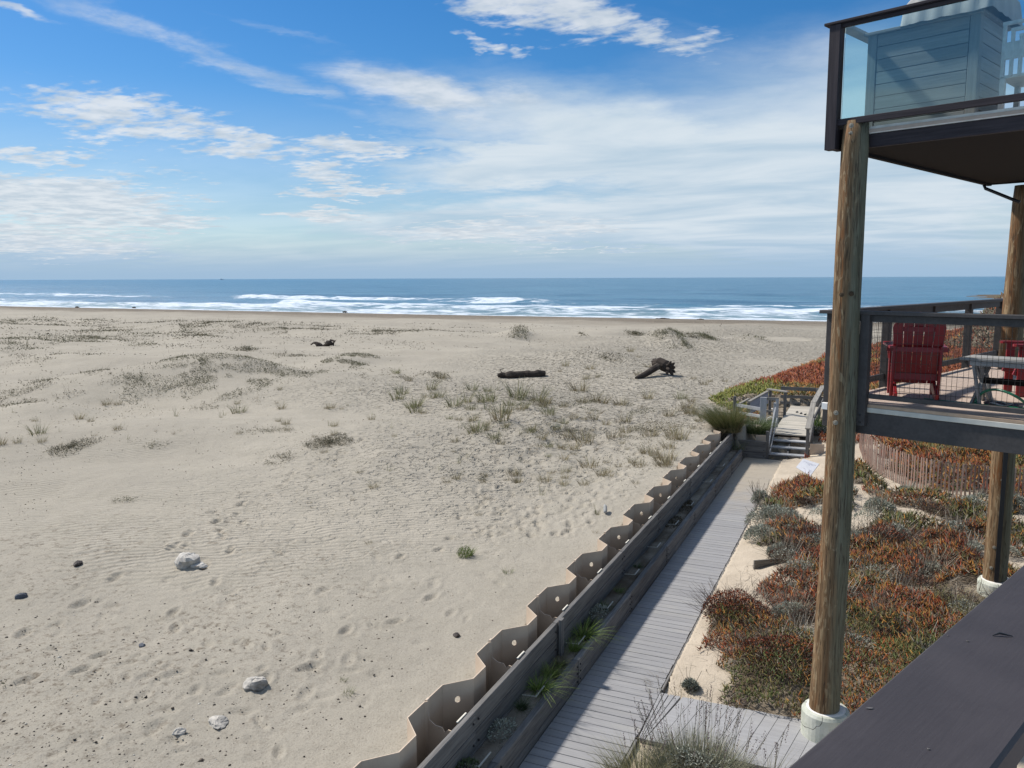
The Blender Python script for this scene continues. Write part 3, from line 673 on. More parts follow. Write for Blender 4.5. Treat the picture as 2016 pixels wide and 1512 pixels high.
# ------------------------------------------------------------------ sheet pile wall
def build_pile():
    root = thing('sheet_pile_wall', 'tan zigzag sheet pile wall holding back the beach beside the boardwalk', 'retaining wall', (-3.95, 5.5, 0))
    zt = .85; zb = -.3; xo, xi = -4.07, -3.83; per = 1.53
    prof = [(0.0, xo), (.33, xo), (.36, xo+.025), (.39, xo), (.72, xo), (.98, xi), (1.29, xi), (1.53, xo)]      # t along
    th = .012
    def panel(y0, zt=zt):
        V, F = [], []; n = len(prof)
        for side in (0, 1):
            for z in (zb, zt):
                for i, (t_, x) in enumerate(prof):
                    V.append((x+(th if side else 0), y0+t_, z))
        def id_(s, z, i): return s*2*n+z*n+i
        for i in range(n-1):
            F.append((id_(0, 1, i), id_(0, 1, i+1), id_(1, 1, i+1), id_(1, 1, i)))
            if i == 4:      # slanted web with a round drain hole
                P0 = np.array([prof[4][1], prof[4][0]+y0]); P1_ = np.array([prof[5][1], prof[5][0]+y0]); ln = np.linalg.norm(P1_-P0); u = (P1_-P0)/ln; m_ = 16; ho = []
                for side in (0, 1):
                    rim = []
                    for k_ in range(m_):
                        an = 2*math.pi*k_/m_; q = P0+u*(ln*.48+.036*math.cos(an)); V.append((q[0]+(th if side else 0), q[1], zt-.20+.036*math.sin(an))); rim.append(len(V)-1)
                    ho.append(rim); cs = [id_(side, 1, 5), id_(side, 1, 4), id_(side, 0, 4), id_(side, 0, 5)]
                    for c_ in range(4):
                        a0 = c_*4
                        for e_ in range(4): F.append((rim[(a0+e_) % m_], rim[(a0+e_+1) % m_], cs[c_ if e_ < 2 else c_]) if True else None)
                        F.append((rim[(a0+4) % m_], cs[(c_+1) % 4], cs[c_]))
                for k_ in range(m_): F.append((ho[0][k_], ho[0][(k_+1) % m_], ho[1][(k_+1) % m_], ho[1][k_]))
                continue
            F.append((id_(0, 0, i), id_(0, 0, i+1), id_(0, 1, i+1), id_(0, 1, i))); F.append((id_(1, 0, i+1), id_(1, 0, i), id_(1, 1, i), id_(1, 1, i+1)))
        F.append((id_(0, 0, 0), id_(0, 1, 0), id_(1, 1, 0), id_(1, 0, 0))); F.append((id_(0, 0, n-1), id_(1, 0, n-1), id_(1, 1, n-1), id_(0, 1, n-1)))
        return [(a, b-y0, c-zt) for a, b, c in V], F
    V, F = panel(0); me = None
    y = 5.62-.62-1.53
    k = 0
    dv = bpy.data.meshes.new('cross_panel'); 
    zc = .60
    dv.from_pydata([(xo+.02, -.006, zb), (-3.665, -.006, zb), (-3.665, -.006, zc-.03), (-3.80, -.006, zc-.01), (-3.84, -.006, zc-.045), (-3.87, -.006, zc), (xo+.12, -.006, zc+.005), (xo+.05, -.006, zc+.05), (xo+.02, -.006, zt-.01)] +
                   [(xo+.02, .006, zb), (-3.665, .006, zb), (-3.665, .006, zc-.03), (-3.80, .006, zc-.01), (-3.84, .006, zc-.045), (-3.87, .006, zc), (xo+.12, .006, zc+.005), (xo+.05, .006, zc+.05), (xo+.02, .006, zt-.01)], [],
                   [tuple(range(9)), tuple(reversed(range(9, 18)))]+[(i, 9+i, 9+(i+1) % 9, (i+1) % 9) for i in range(9)]); dv.update(); dv.materials.append(M_pile)
    while y < 23.2:
        if me is None:
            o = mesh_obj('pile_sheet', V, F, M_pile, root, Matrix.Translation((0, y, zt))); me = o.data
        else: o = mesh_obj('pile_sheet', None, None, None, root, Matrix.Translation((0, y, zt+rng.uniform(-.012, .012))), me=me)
        # interlock clips on the outer flange
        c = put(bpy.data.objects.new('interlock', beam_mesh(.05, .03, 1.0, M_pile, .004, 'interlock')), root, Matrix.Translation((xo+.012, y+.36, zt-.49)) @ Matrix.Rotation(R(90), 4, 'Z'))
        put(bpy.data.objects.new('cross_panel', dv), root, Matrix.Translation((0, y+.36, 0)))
        k += 1; y += per
build_pile()

# ------------------------------------------------------------------ timber planter walls
def build_planter():
    root = thing('timber_retaining_wall', 'tall weathered timber plank wall standing right behind the tan zigzag piles', 'retaining wall', (-3.63, 6, 0))
    y = 4.2; seg = [2.9, 2.4, 3.05, 2.44, 2.9, 2.44, 2.44, 2.0]
    i = 0
    while y < 23.8:
        ln = min(seg[i % len(seg)], 23.95-y)
        j = rng.uniform(-.008, .008)
        for (z0, z1) in ((.05, .30), (.305, .51), (.515, .725)):
            board('plank', (-3.625+j, y+.004, (z0+z1)/2+j), (-3.625+j, y+ln-.004, (z0+z1)/2+j), z1-z0-.004, .065, M_timber, root, up=(1, 0, 0), ch=.006)
        for zz in (.38, .62):
            for yy in (y+.06, y+ln-.06):
                b = put(bpy.data.objects.new('bolt', BOLT), root, Matrix.Translation((-3.588, yy, zz)) @ Matrix.Rotation(R(90), 4, 'Y'))
        y += ln; i += 1
    for yy in (9.55,):
        p = board('post', (-3.555, yy, .1), (-3.555, yy, .765), .10, .045, M_timber, root, up=(1, 0, 0), ch=.006)
    # little pale caps where the pile wings meet the planks
    y = 5.62-.62-1.53+.36
    while y < 23.5:
        board('bracket', (-3.665, y-.06, .733), (-3.665, y+.14, .731), .02, .012, M_plug, root, ch=.002); y += 1.53
    r2 = thing('timber_planter_edge', 'low weathered timber kerb between the sandy planting strip and the boardwalk', 'retaining wall', (-3.3, 6, 0))
    y = 4.5; i = 0
    while y < 23.4:
        ln = min(2.44, 23.45-y); j = rng.uniform(-.006, .006)
        for (z0, z1) in ((-.1, .10), (.105, .33)):
            board('plank', (-3.295+j, y+.004, (z0+z1)/2), (-3.295+j, y+ln-.004, (z0+z1)/2), z1-z0-.004, .085, M_timber, r2, up=(1, 0, 0), ch=.007)
        for zz in (.06, .17, .26):
            for yy in (y+.05, y+ln-.05): put(bpy.data.objects.new('bolt', BOLT), r2, Matrix.Translation((-3.25, yy, zz)) @ Matrix.Rotation(R(90), 4, 'Y'))
        y += ln
    # steel tie brackets on the edge plank
    for od, yy in zip(('nearest the camera, at the bottom edge', 'second from the camera', 'third from the camera', 'fourth from the camera', 'fifth from the camera', 'sixth from the camera', 'seventh from the camera', 'third from the far end', 'second from the far end', 'at the far end'), (6.9, 8.4, 9.9, 11.2, 12.7, 14.2, 15.7, 17.2, 19.4, 21.2)):
        t_ = thing('tie_bracket', 'thin pale tie bracket on the planter strip, '+od, 'bracket', (-3.37, yy, .3), 0, 'pale tie brackets along the planter strip')
        board('arm', (-3.40, yy-.12, .345), (-3.40, yy+.16, .345), .016, .012, M_flash, t_, ch=.002)
        board('rod', (-3.41, yy-.1, .338), (-3.58, yy-.1, .325), .010, .010, M_flash, t_, ch=.002)
    # end wall across the head of the boardwalk
    r3 = thing('end_wall', 'three plank weathered timber wall across the far end of the boardwalk left of the stairs', 'retaining wall', (-2.95, 23.9, 0))
    for z0 in (0, .17, .34): board('plank', (-3.62, 23.98+rng.uniform(-.01, .01), z0+.085), (-2.66, 23.98, z0+.085), .163, .06, M_timber, r3, up=(0, -1, 0), ch=.006)
    for zz in (.08, .25, .42):
        for xx in (-2.72, -3.2): put(bpy.data.objects.new('bolt', BOLT), r3, Matrix.Translation((xx, 23.945, zz)) @ Matrix.Rotation(R(90), 4, 'X'))
V_, F_ = lathe([(.014, 0), (.014, .006), (.008, .007), (.008, .014)], 8); BOLT = bpy.data.meshes.new('bolt'); BOLT.from_pydata(V_, [], F_); BOLT.update(); BOLT.materials.append(M_black)
build_planter()

# ------------------------------------------------------------------ boardwalk
def build_walk():
    root = thing('boardwalk', 'grey boardwalk of cross planks running from below the balcony to the beach stairs', 'boardwalk', (-2.75, 5, 0), kind='structure')
    y = 5.0; mesh = None
    while y < 23.95:
        w = .1335; x1 = -2.26 + (0.0 if y < 20.4 else min(.9, (y-20.4)*.42)); 
        if 8.5 < y < 9.65: x1 = -2.245
        board('plank', (-3.245, y+w/2, -.019+rng.uniform(-.002, .002)), (x1+rng.uniform(-.006, .006), y+w/2, -.019+rng.uniform(-.002, .002)), w-.0005*rng.uniform(0, 4), .038, M_walk, root, ch=.003)
        y += .1425
    board('edge_board', (-2.235, 5.0, -.07), (-2.235, 8.46, -.07), .03, .13, M_timber, root)
    board('edge_board', (-2.235, 9.68, -.07), (-2.235, 20.4, -.07), .03, .13, M_timber, root)
    for x in (-3.1, -2.75, -2.4): board('joist', (x, 5, -.11), (x, 23.9, -.11), .05, .13, M_under, root)
    # side walk with planks fanning round the corner
    r2 = thing('side_boardwalk', 'short grey side boardwalk whose planks fan out from the corner by the concrete pier', 'boardwalk', (-1.2, 9, 0), kind='structure')
    a = at(1518.6, 1407); b = at(1470, 1481); dv = (a-b)[:2]; dv /= np.linalg.norm(dv)
    fy, ny = 9.63, 8.47
    def far_y(x): return 9.60+.03*(x+2.24)
    def near_y(x): return 8.50-.0*(x+2.24)
    # fan wedges
    corner = np.array([-2.22, 8.50]); ang0 = math.atan2(1, 0.0); ang1 = math.atan2(dv[1], dv[0]); nf = 5
    def prism(poly, name='plank', z0=-.038, z1=0.):
        poly = [tuple(map(float, p)) for p in poly]; c = np.mean(poly, axis=0); n = len(poly)
        area = sum(poly[i][0]*poly[(i+1) % n][1]-poly[(i+1) % n][0]*poly[i][1] for i in range(n))
        if area < 0: poly = poly[::-1]
        V = [(p[0]-c[0], p[1]-c[1], z) for z in (z0, z1) for p in poly]
        F = [tuple(reversed(range(n))), tuple(range(n, 2*n))]+[(i, (i+1) % n, n+(i+1) % n, n+i) for i in range(n)]
        return mesh_obj(name, V, F, M_walk2, r2, Matrix.Translation((c[0], c[1], rng.uniform(-.003, 0))))
    g = .006
    tops = [at(px, py, 0)[0] for px, py in ((1298.5, 1366), (1306, 1367.5), (1316, 1369), (1328, 1371), (1340, 1373))]; nf = 4
    def hitfar(an, o):
        dx, dy = math.cos(an), math.sin(an); tt = (far_y(0)-o[1])/dy
        for _ in range(5): tt = (far_y(o[0]+dx*tt)-o[1])/dy
        return (o[0]+dx*tt, o[1]+dy*tt)
    lx = corner[0]+.017*nf; f_last = hitfar(ang1, np.array([lx, corner[1]])); tops[-1] = min(tops[-1], f_last[0])
    print('fan', tops, f_last)
    tops = list(np.linspace(corner[0], f_last[0], nf+1)) if f_last[0] < tops[1] else tops
    for i in range(nf):
        o0 = (corner[0]+.017*i+.004*(i > 0), corner[1]); o1 = (corner[0]+.017*(i+1)-.001, corner[1])
        prism([o0, o1, (tops[i+1]-g, far_y(tops[i+1])), (tops[i]+(g if i else 0), far_y(tops[i]))])
    # wedge closing the fan against the straight planks
    prism([(lx, corner[1]), (lx+.004, corner[1]), (f_last[0]-.002, far_y(f_last[0])), (tops[-1]+g*.5, far_y(tops[-1]))]) if f_last[0]-tops[-1] > .03 else None
    x = lx+.006; wd = .142/math.sin(ang1)
    while x < 1.6:
        f0 = hitfar(ang1, np.array([x, near_y(x)])); f1 = hitfar(ang1, np.array([x+wd-g, near_y(x)]))
        prism([(x, near_y(x)), (x+wd-g, near_y(x)), f1, f0]); x += wd
    board('joist', (-2.2, 8.6, -.1), (1.6, 8.6, -.1), .05, .12, M_under, r2); board('joist', (-2.2, 9.5, -.1), (1.6, 9.5, -.1), .05, .12, M_under, r2)
M_walk2 = wood('grey_decking_smooth', (.33, .33, .335), (.28, .28, .285), (.34, .34, .34), rough=.7, grain=.8, bstr=.15, var=.1)
build_walk()

# ------------------------------------------------------------------ stairs and landing
def build_stairs():
    r = thing('beach_stairs', 'weathered wooden stairs with open risers at the far end of the boardwalk', 'stairs', (-2.1, 24.5, 0), kind=None)
    x0, x1 = -2.6, -1.62
    for i, (y, z) in enumerate([(24.10, .14), (24.44, .28), (24.78, .42)]):
        board('tread', (x0, y+.12, z-.02), (x1, y+.12, z-.02), .24, .042, M_pale, r, ch=.006)
    for x in (x0-.02, x1+.02): board('stringer', (x, 24.06, .02), (x, 25.1, .48), .04, .16, M_timber, r)
    board('stringer', (-2.1, 24.12, -.02), (-2.1, 25.1, .38), .05, .14, M_timber, r)
    # landing planks with drifted sand
    l = thing('landing', 'sandy wooden landing at the top of the beach stairs', 'landing', (-2.1, 28, .5), kind='structure')
    y = 25.08
    while y < 30.9: board('plank', (x0-.02, y+.07, .541), (x1+.02+(.8 if y > 29.5 else 0), y+.07, .541), .139, .038, M_sandwood, l); y += .143
    for x in (x0, x1): board('joist', (x, 25.12, .45), (x, 30.9, .45), .05, .14, M_timber, l)
    # panels of pile plastic under the stairs
    for (xa, xb, yy) in ((-2.45, -2.12, 25.0), (-2.10, -1.85, 25.05)):
        o = board('pile_offcut', (xa, yy, .27), (xb, yy, .27), .012, .42, M_pile, None); tag(o, 'tan plastic pile end seen %s between the stair treads' % ('on the left' if xa < -2.3 else 'on the right'), 'plastic panel')
    o = board('plastic_sheet', (-1.50, 24.35, .17), (-1.12, 24.42, .17), .012, .60, M_pile, None); tag(o, 'square tan plastic panel standing right of the stair post', 'plastic sheet')
    o = board('plastic_sheet', (-3.0, 24.3, .50), (-2.68, 24.3, .50), .012, .24, M_pile, None); tag(o, 'small tan plastic panel just behind the plank wall left of the stairs', 'plastic sheet')
    # right railing
    rr = thing('stair_railing', 'broad capped wooden railing on the right side of the beach stairs', 'railing', (-1.55, 25, 0))
    board('post', (-1.56, 24.12, -.1), (-1.56, 24.12, .92), .09, .09, M_timber, rr, up=(0, 1, 0)); board('post', (-1.54, 25.5, .2), (-1.54, 25.5, 1.45), .09, .09, M_timber, rr, up=(0, 1, 0))
    board('post', (-1.52, 28.5, .2), (-1.52, 28.5, 1.45), .09, .09, M_timber, rr, up=(0, 1, 0)); board('post', (-1.0, 30.6, .2), (-1.0, 30.6, 1.45), .09, .09, M_timber, rr, up=(0, 1, 0))
    board('rail_cap', (-1.56, 24.05, .945), (-1.53, 25.5, 1.48), .15, .04, M_oldwood, rr); board('rail_cap', (-1.53, 25.5, 1.485), (-1.50, 29.6, 1.485), .15, .04, M_oldwood, rr); board('rail_cap', (-1.50, 29.6, 1.487), (-.5, 29.7, 1.487), .15, .04, M_oldwood, rr)
    board('rail', (-1.5, 25.5, 1.0), (-1.47, 29.6, 1.0), .04, .12, M_timber, rr); board('rail', (-1.52, 24.2, .5), (-1.5, 25.5, 1.0), .04, .12, M_timber, rr)
    # left stair handrail
    lr = thing('stair_handrail', 'pale sloping handrail on the left side of the beach stairs', 'railing', (-2.6, 24.4, 0))
    board('post', (-2.645, 24.05, -.1), (-2.645, 24.05, .80), .085, .085, M_timber, lr, up=(0, 1, 0)); board('post', (-2.62, 25.5, .4), (-2.62, 25.5, 1.42), .08, .08, M_pale, lr, up=(0, 1, 0))
    board('handrail', (-2.63, 24.08, .28), (-2.60, 25.5, 1.30), .04, .06, M_pale, lr); board('handrail', (-2.57, 24.1, .16), (-2.54, 25.5, .98), .03, .05, M_pale, lr)
    # back railing across the landing
    br = thing('landing_railing', 'long low wooden railing across the back of the landing', 'railing', (-2, 31, 0))
    za = .56
    for x in (-2.85, -1.75, -.6): board('post', (x, 31.0, .2), (x, 31.0, 1.20), .09, .09, M_timber, br, up=(0, 1, 0))
    for (z, w) in ((1.17, .13), (.87, .11), (.64, .10)): board('rail', (-3.0, 30.94, z), (.6, 31.3, z-.02), .04, w, M_timber, br)
    # gate like frame
    gf = thing('wooden_frame', 'square dark wooden post frame at the back left of the landing', 'frame', (-2.9, 29.3, .5))
    board('post', (-3.15, 29.0, .3), (-3.15, 29.0, 1.34), .09, .09, M_timber, gf, up=(0, 1, 0)); board('post', (-2.62, 28.6, .3), (-2.62, 28.6, 1.34), .09, .09, M_timber, gf, up=(0, 1, 0)); board('crossbar', (-3.24, 29.03, 1.365), (-2.53, 28.56, 1.365), .14, .045, M_oldwood, gf)
    # left side fence with pale posts, leading off to the sand
    lf = thing('ramp_fence', 'pale weathered fence with a wide post behind the grass tussock', 'fence', (-3.1, 26.2, .5))
    board('wide_post', (-3.02, 26.0, .4), (-3.02, 26.0, 1.50), .19, .06, M_pale, lf, up=(0, 1, 0)); board('post', (-2.62, 26.1, .5), (-2.62, 26.1, 1.45), .09, .05, M_pale, lf, up=(0, 1, 0))
    board('crossbar', (-3.02, 26.04, 1.46), (-2.58, 26.12, 1.45), .04, .09, M_oldwood, lf); board('crossbar', (-3.0, 26.04, 1.08), (-2.62, 26.12, 1.05), .04, .06, M_oldwood, lf)
    board('rail', (-3.95, 26.6, 1.12), (-3.06, 26.0, 1.12), .04, .10, M_pale, lf); board('rail', (-3.8, 26.5, .88), (-3.06, 25.98, .9), .04, .09, M_pale, lf); board('post', (-3.98, 26.6, .4), (-3.98, 26.6, 1.4), .09, .09, M_timber, lf, up=(0, 1, 0))
    rp = thing('ramp', 'blue grey boarded ramp side running down to the beach from the landing', 'ramp', (-3.4, 28, .6))
    q0, q1, q2, q3, q4 = at(1474, 791, 1.2), at(1512, 770, 1.34), at(1456, 795, 1.1), at(1474, 785, 1.22), at(1510, 776, 1.3)
    board('side_board', tuple(q0-[0, 0, .24]), tuple(q1-[0, 0, .22]), .04, .40, M_bluew, rp); board('rail_cap', tuple(q0), tuple(q1), .10, .04, M_oldwood, rp); board('rail_cap', tuple(q2), tuple(q3), .09, .04, M_oldwood, rp)
    board('post', (q2[0], q2[1], .4), (q2[0], q2[1], 1.08), .09, .09, M_timber, rp, up=(0, 1, 0)); board('post', (q0[0], q0[1], .4), (q0[0], q0[1], 1.17), .09, .09, M_timber, rp, up=(0, 1, 0))
    # white pipe loop and shower fitting
    pp = []
    for i in range(22):
        a = i/21*5.6+.6; pp.append((-2.74+.13*math.cos(a), 25.7, .80+.15*math.sin(a)))
    V, F = tube(pp, .012, 6); o = mesh_obj('hose_coil', V, F, M_white, smooth=True); tag(o, 'white hose coil hanging on the frame left of the stair handrail', 'hose')
    V, F = tube([(-2.66, 25.6, .75), (-2.66, 25.6, 1.05), (-2.67, 25.6, 1.2), (-2.73, 25.6, 1.23)], [.028, .02, .015, .015], 8); o = mesh_obj('water_pipe', V, F, M_white, smooth=True); tag(o, 'white bent water pipe beside the stair handrail', 'pipe')
    for i, od in enumerate(('left', 'middle', 'right')):
        p = at(1568+8*i, 812+2.5*i, .57); o = board('cleat', (p[0], p[1], p[2]+.01), (p[0]+.02, p[1]+.16, p[2]+.01), .05, .03, M_black); tag(o, '%s one of three small dark cleats on the sandy landing' % od, 'cleat', 'row of three dark cleats on the landing')
M_sandwood = wood('sandy_planks', (.45, .42, .36), (.36, .335, .29), (.50, .45, .38), rough=.9, bstr=.2)
M_bluew = wood('blue_grey_boards', (.27, .29, .34), (.2, .21, .26), (.33, .35, .4), rough=.8)
build_stairs()

# ------------------------------------------------------------------ house frame: U away to the right, V towards the sea (left)
HA = R(22); Uv = np.array([math.sin(HA), math.cos(HA)]); Vv = np.array([-math.cos(HA), math.sin(HA)])
def H(u, v, z): p = Uv*u+Vv*v; return (float(p[0]), float(p[1]), float(z))
def hitU(px, py, u):      # point of the picture ray on the vertical plane at distance u
    d = ray(px, py); t = u/(d[0]*Uv[0]+d[1]*Uv[1]); p = np.array([0, 0, CH])+d*t; return float(p[:2] @ Vv), float(p[2])
HUP = (float(Uv[0]), float(Uv[1]), 0)
ZD = 3.84; U0 = 8.80; V0 = 4.02

M_boltc = plain('dull_bolt', (.26, .235, .19), .6, .3); M_black2_ = plain('dark_knot', (.07, .045, .025), .8)
def log_pole(base, top_z, r0, r1, label, bolts, lean=(0, 0)):
    t = thing('log_pole', label, 'pole', (base[0], base[1], base[2]))
    n = 40; prof = []; K = 26; hgt = top_z-base[2]
    V, F = [], []
    ph = rng.uniform(0, 6, 8)
    for i in range(K+1):
        u = i/K; z = u*hgt; r = r0+(r1-r0)*u; 
        if i == K: r -= .012
        ox, oy = lean[0]*u+.012*math.sin(u*7+ph[0]), lean[1]*u+.01*math.sin(u*5+ph[1])
        for k in range(n):
            a = 2*math.pi*k/n; rr = r*(1+.02*math.sin(3*a+ph[2]+u*2)+.012*math.sin(7*a+u*9+ph[3])+.01*math.sin(u*31+2*a+ph[4])); V.append((ox+rr*math.cos(a), oy+rr*math.sin(a), z))
    for i in range(K):
        for k in range(n): j = (k+1) % n; F.append((i*n+k, i*n+j, (i+1)*n+j, (i+1)*n+k))
    V.append((lean[0], lean[1], hgt+.006)); c = len(V)-1
    for k in range(n): F.append((K*n+k, K*n+(k+1) % n, c))
    mesh_obj('log', V, F, M_pole, t, Matrix.Translation(base), smooth=True)
    for (px, py) in bolts:
        # bolt head facing the camera side of the log
        d = ray(px, py); dn = Vector((-d[0], -d[1], 0)).normalized()
        hd = math.hypot(base[0], base[1]); u = 0
        tt = hd/math.hypot(d[0], d[1]); z = CH+d[2]*tt; u = (z-base[2])/hgt; r = r0+(r1-r0)*u
        c0 = Vector((base[0]+lean[0]*u, base[1]+lean[1]*u, z)); side = Vector((d[0], d[1], 0)).normalized(); perp = Vector((-side.y, side.x, 0))
        off = (Vector((d[0]*tt, d[1]*tt, 0))-Vector((c0.x, c0.y, 0))).dot(perp); dep = math.sqrt(max(r*r-off*off, 0))
        pos = c0+perp*off-side*dep; nr = (Vector((pos.x, pos.y, 0))-Vector((c0.x, c0.y, 0))).normalized()
        Vd, Fd = lathe([(.026, -.01), (.026, .004), (.022, .006), (.012, .006), (.010, .016), (.003, .018)], 14)
        mesh_obj('bolt', Vd, Fd, M_boltc if not (py in (580, 578)) else M_black2_, t, Matrix.Translation(pos) @ nr.to_track_quat('Z', 'Y').to_matrix().to_4x4(), smooth=False)
    return t
P1 = at(1624, 1394, .32); log_pole(tuple(P1), 6.81, .163, .132, 'tall peeled log pole nearest the camera carrying the corner of the upper deck', [(1676, 249), (1674, 264), (1646, 810), (1645, 829), (1657, 580), (1676, 578)], lean=(.03, .07))
P2 = at(1957, 1140, .6); log_pole(tuple(P2), 6.5, .165, .14, 'second log pole farther right behind the railed deck', [(1972, 941), (1952, 1112), (1958, 1072)], lean=(.0, .02))
# black strip added as the shadow band down the second pole
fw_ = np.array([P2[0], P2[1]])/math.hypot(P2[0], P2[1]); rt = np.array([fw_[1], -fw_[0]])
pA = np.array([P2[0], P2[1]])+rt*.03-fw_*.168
sp = thing('shadow_strip', 'long black added shadow strip running up the camera side of the second log pole', 'shadow strip', (pA[0], pA[1], .6)); board('strip', (pA[0], pA[1], .62), (pA[0], pA[1]+.01, 3.55), .06, .035, M_black, sp, up=(-fw_[0], -fw_[1], 0))
def pier(P, r, h, label):
    t = thing('concrete_pier', label, 'pier', (P[0], P[1], P[2]-h)); V, F = lathe([(r, 0), (r, h-.04), (r-.02, h-.008), (r-.05, h)], 36); mesh_obj('footing', V, F, M_conc, t, Matrix.Translation((P[0], P[1], P[2]-h)), smooth=False)
    V, F = lathe([(r-.05, 0), (r-.07, .008), (r-.12, .01)], 36); mesh_obj('top_rim', V, F, M_flash2, t, Matrix.Translation((P[0], P[1], P[2])), smooth=False)
pier(P1+np.array([.01, .02, 0]), .262, .6, 'round pale concrete pier under the nearest log pole'); pier(P2+np.array([.05, .0, 0]), .27, .6, 'round concrete pier under the second log pole')

def wire_panel(parent, pa, pb, z0, z1, dx=.0508, dz=.1016, r=.0022):
    pa = np.array(pa); pb = np.array(pb); L_ = np.linalg.norm(pb-pa); n = int(L_/dx); V, F = [], []
    def rod(a, b):
        o = len(V); d = Vector(b)-Vector(a); s = d.cross(Vector((.3, .5, .8))).normalized()*r; q = s.cross(d).normalized()*r
        for p in (a, b):
            for k in range(3):
                an = k*2.094; V.append(tuple(Vector(p)+s*math.cos(an)+q*math.sin(an)))
        for k in range(3): j = (k+1) % 3; F.append((o+k, o+j, o+3+j, o+3+k))
    for i in range(1, n+1):
        p = pa+(pb-pa)*(i/(n+1)); jx = rng.normal(0, .003, 2); rod((p[0]+jx[0], p[1], z0), (p[0], p[1]+jx[1], z1))
    z = z0+.06
    while z < z1: rod((pa[0], pa[1], z), (pb[0], pb[1], z+rng.normal(0, .003))); z += dz
    return mesh_obj('wire_mesh', V, F, M_wire, parent)

def build_lower():
    t = thing('lower_deck', 'tan floored lower deck with grey brown posts, rails and wire mesh infill', 'deck', H(U0, V0, ZD-.3))
    # floor slab polygon, 25 mm thick
    def slab(name, u0, u1, v0, v1, z0, z1, mat):
        V = [H(u, v, z) for z in (z0, z1) for (u, v) in ((u0, v0), (u1, v0), (u1, v1), (u0, v1))]
        return mesh_obj(name, V, [(0, 1, 2, 3), (7, 6, 5, 4), (0, 4, 5, 1), (1, 5, 6, 2), (2, 6, 7, 3), (3, 7, 4, 0)], mat, t)
    vR = -1.6; uE = 15.5
    slab('deck_floor', U0+.012, uE, vR, V0-.02, ZD-.028, ZD, M_deck)
    board('floor_edge', H(U0-.0, V0-.02, ZD-.02), H(U0-.0, vR, ZD-.02), .03, .036, M_edge, t)
    board('flashing', H(U0-.008, V0-.3, ZD-.066), H(U0-.008, vR, ZD-.066), .02, .054, M_flash, t)
    board('fascia_beam', H(U0+.025, V0-.05, ZD-.215), H(U0+.025, vR, ZD-.215), .05, .24, M_rail, t)
    board('side_beam', H(U0+.06, V0-.05, ZD-.19), H(uE, V0-.05, ZD-.19), .06, .29, M_rail, t)
    for i in range(14): board('joist', H(U0+.5+i*.45, V0-.1, ZD-.15), H(U0+.5+i*.45, vR, ZD-.15), .045, .22, M_under, t)
    # near rail
    zr = 4.84
    vP, _ = hitU(1698, 800, U0-.03); vC, _ = hitU(1629, 800, U0+.02)
    zc = hitU(1700, 612, U0)[1]
    top = zc
    bot = ZD-.25
    for v in (vP, .9): board('post', H(U0-.035, v, ZD-.235), H(U0-.035, v, top-.035), .095, .095, M_rail, t, up=HUP, ch=.005)
    board('post', H(U0+.05, vC, ZD-.30), H(U0+.05, vC, top-.035), .095, .095, M_rail, t, up=HUP, ch=.005)
    board('rail_cap', H(U0-.02, vC+.09, top-.018), H(U0-.02, vR, top-.018), .145, .038, M_rail, t)
    board('under_rail', H(U0-.0, vC-.05, top-.078), H(U0-.0, vR, top-.078), .038, .075, M_rail, t)
    board('bottom_rail', H(U0-.0, vP-.05, ZD+.085), H(U0-.0, vR, ZD+.085), .05, .05, M_rail, t)
    for vv in (vP, ):
        for zz in (ZD-.12, ZD-.2):
            Vd, Fd = lathe([(.012, 0), (.012, .008)], 10); nr = Vector((-Uv[0], -Uv[1], 0)); mesh_obj('screw', Vd, Fd, M_black, t, Matrix.Translation(Vector(H(U0-.083, vv, zz))) @ nr.to_track_quat('Z', 'Y').to_matrix().to_4x4())
    wire_panel(t, H(U0+.03, vP-.05, 0)[:2], H(U0+.03, .95, 0)[:2], ZD+.1, top-.1); wire_panel(t, H(U0+.03, .85, 0)[:2], H(U0+.03, vR, 0)[:2], ZD+.1, top-.1)
    wire_panel(t, H(U0+.03, vC-.05, 0)[:2], H(U0+.03, vP+.05, 0)[:2], ZD+.1, top-.1)
    # seaward rail
    us = [U0+1.55, U0+3.1, U0+4.6, U0+6.1]
    for u in us: board('post', H(u, V0-.0, ZD-.2), H(u, V0-.0, top-.035), .09, .09, M_rail, t, up=HUP, ch=.005)
    board('rail_cap', H(U0+.05, V0, top-.016), H(uE, V0, top-.016), .145, .038, M_rail, t)
    board('under_rail', H(U0+.1, V0-.0, top-.08), H(uE, V0, top-.08), .038, .09, M_rail, t)
    board('bottom_rail', H(U0+.1, V0-.0, ZD+.13), H(uE, V0, ZD+.13), .04, .07, M_rail, t)
    prev = U0+.1
    for u in us: wire_panel(t, H(prev+.04, V0+.03, 0)[:2], H(u-.04, V0+.03, 0)[:2], ZD+.15, top-.1); prev = u
    # little white junction box on the near pole
    b = hitU(1627.5, 794, U0-.1); o = board('junction_box', H(U0-.1, b[0]-.02, b[1]-.03), H(U0-.1, b[0]+.045, b[1]-.03), .05, .075, M_white); tag(o, 'small white box mounted at the left side of the nearest log pole', 'box')
    return top
TOPR = build_lower()

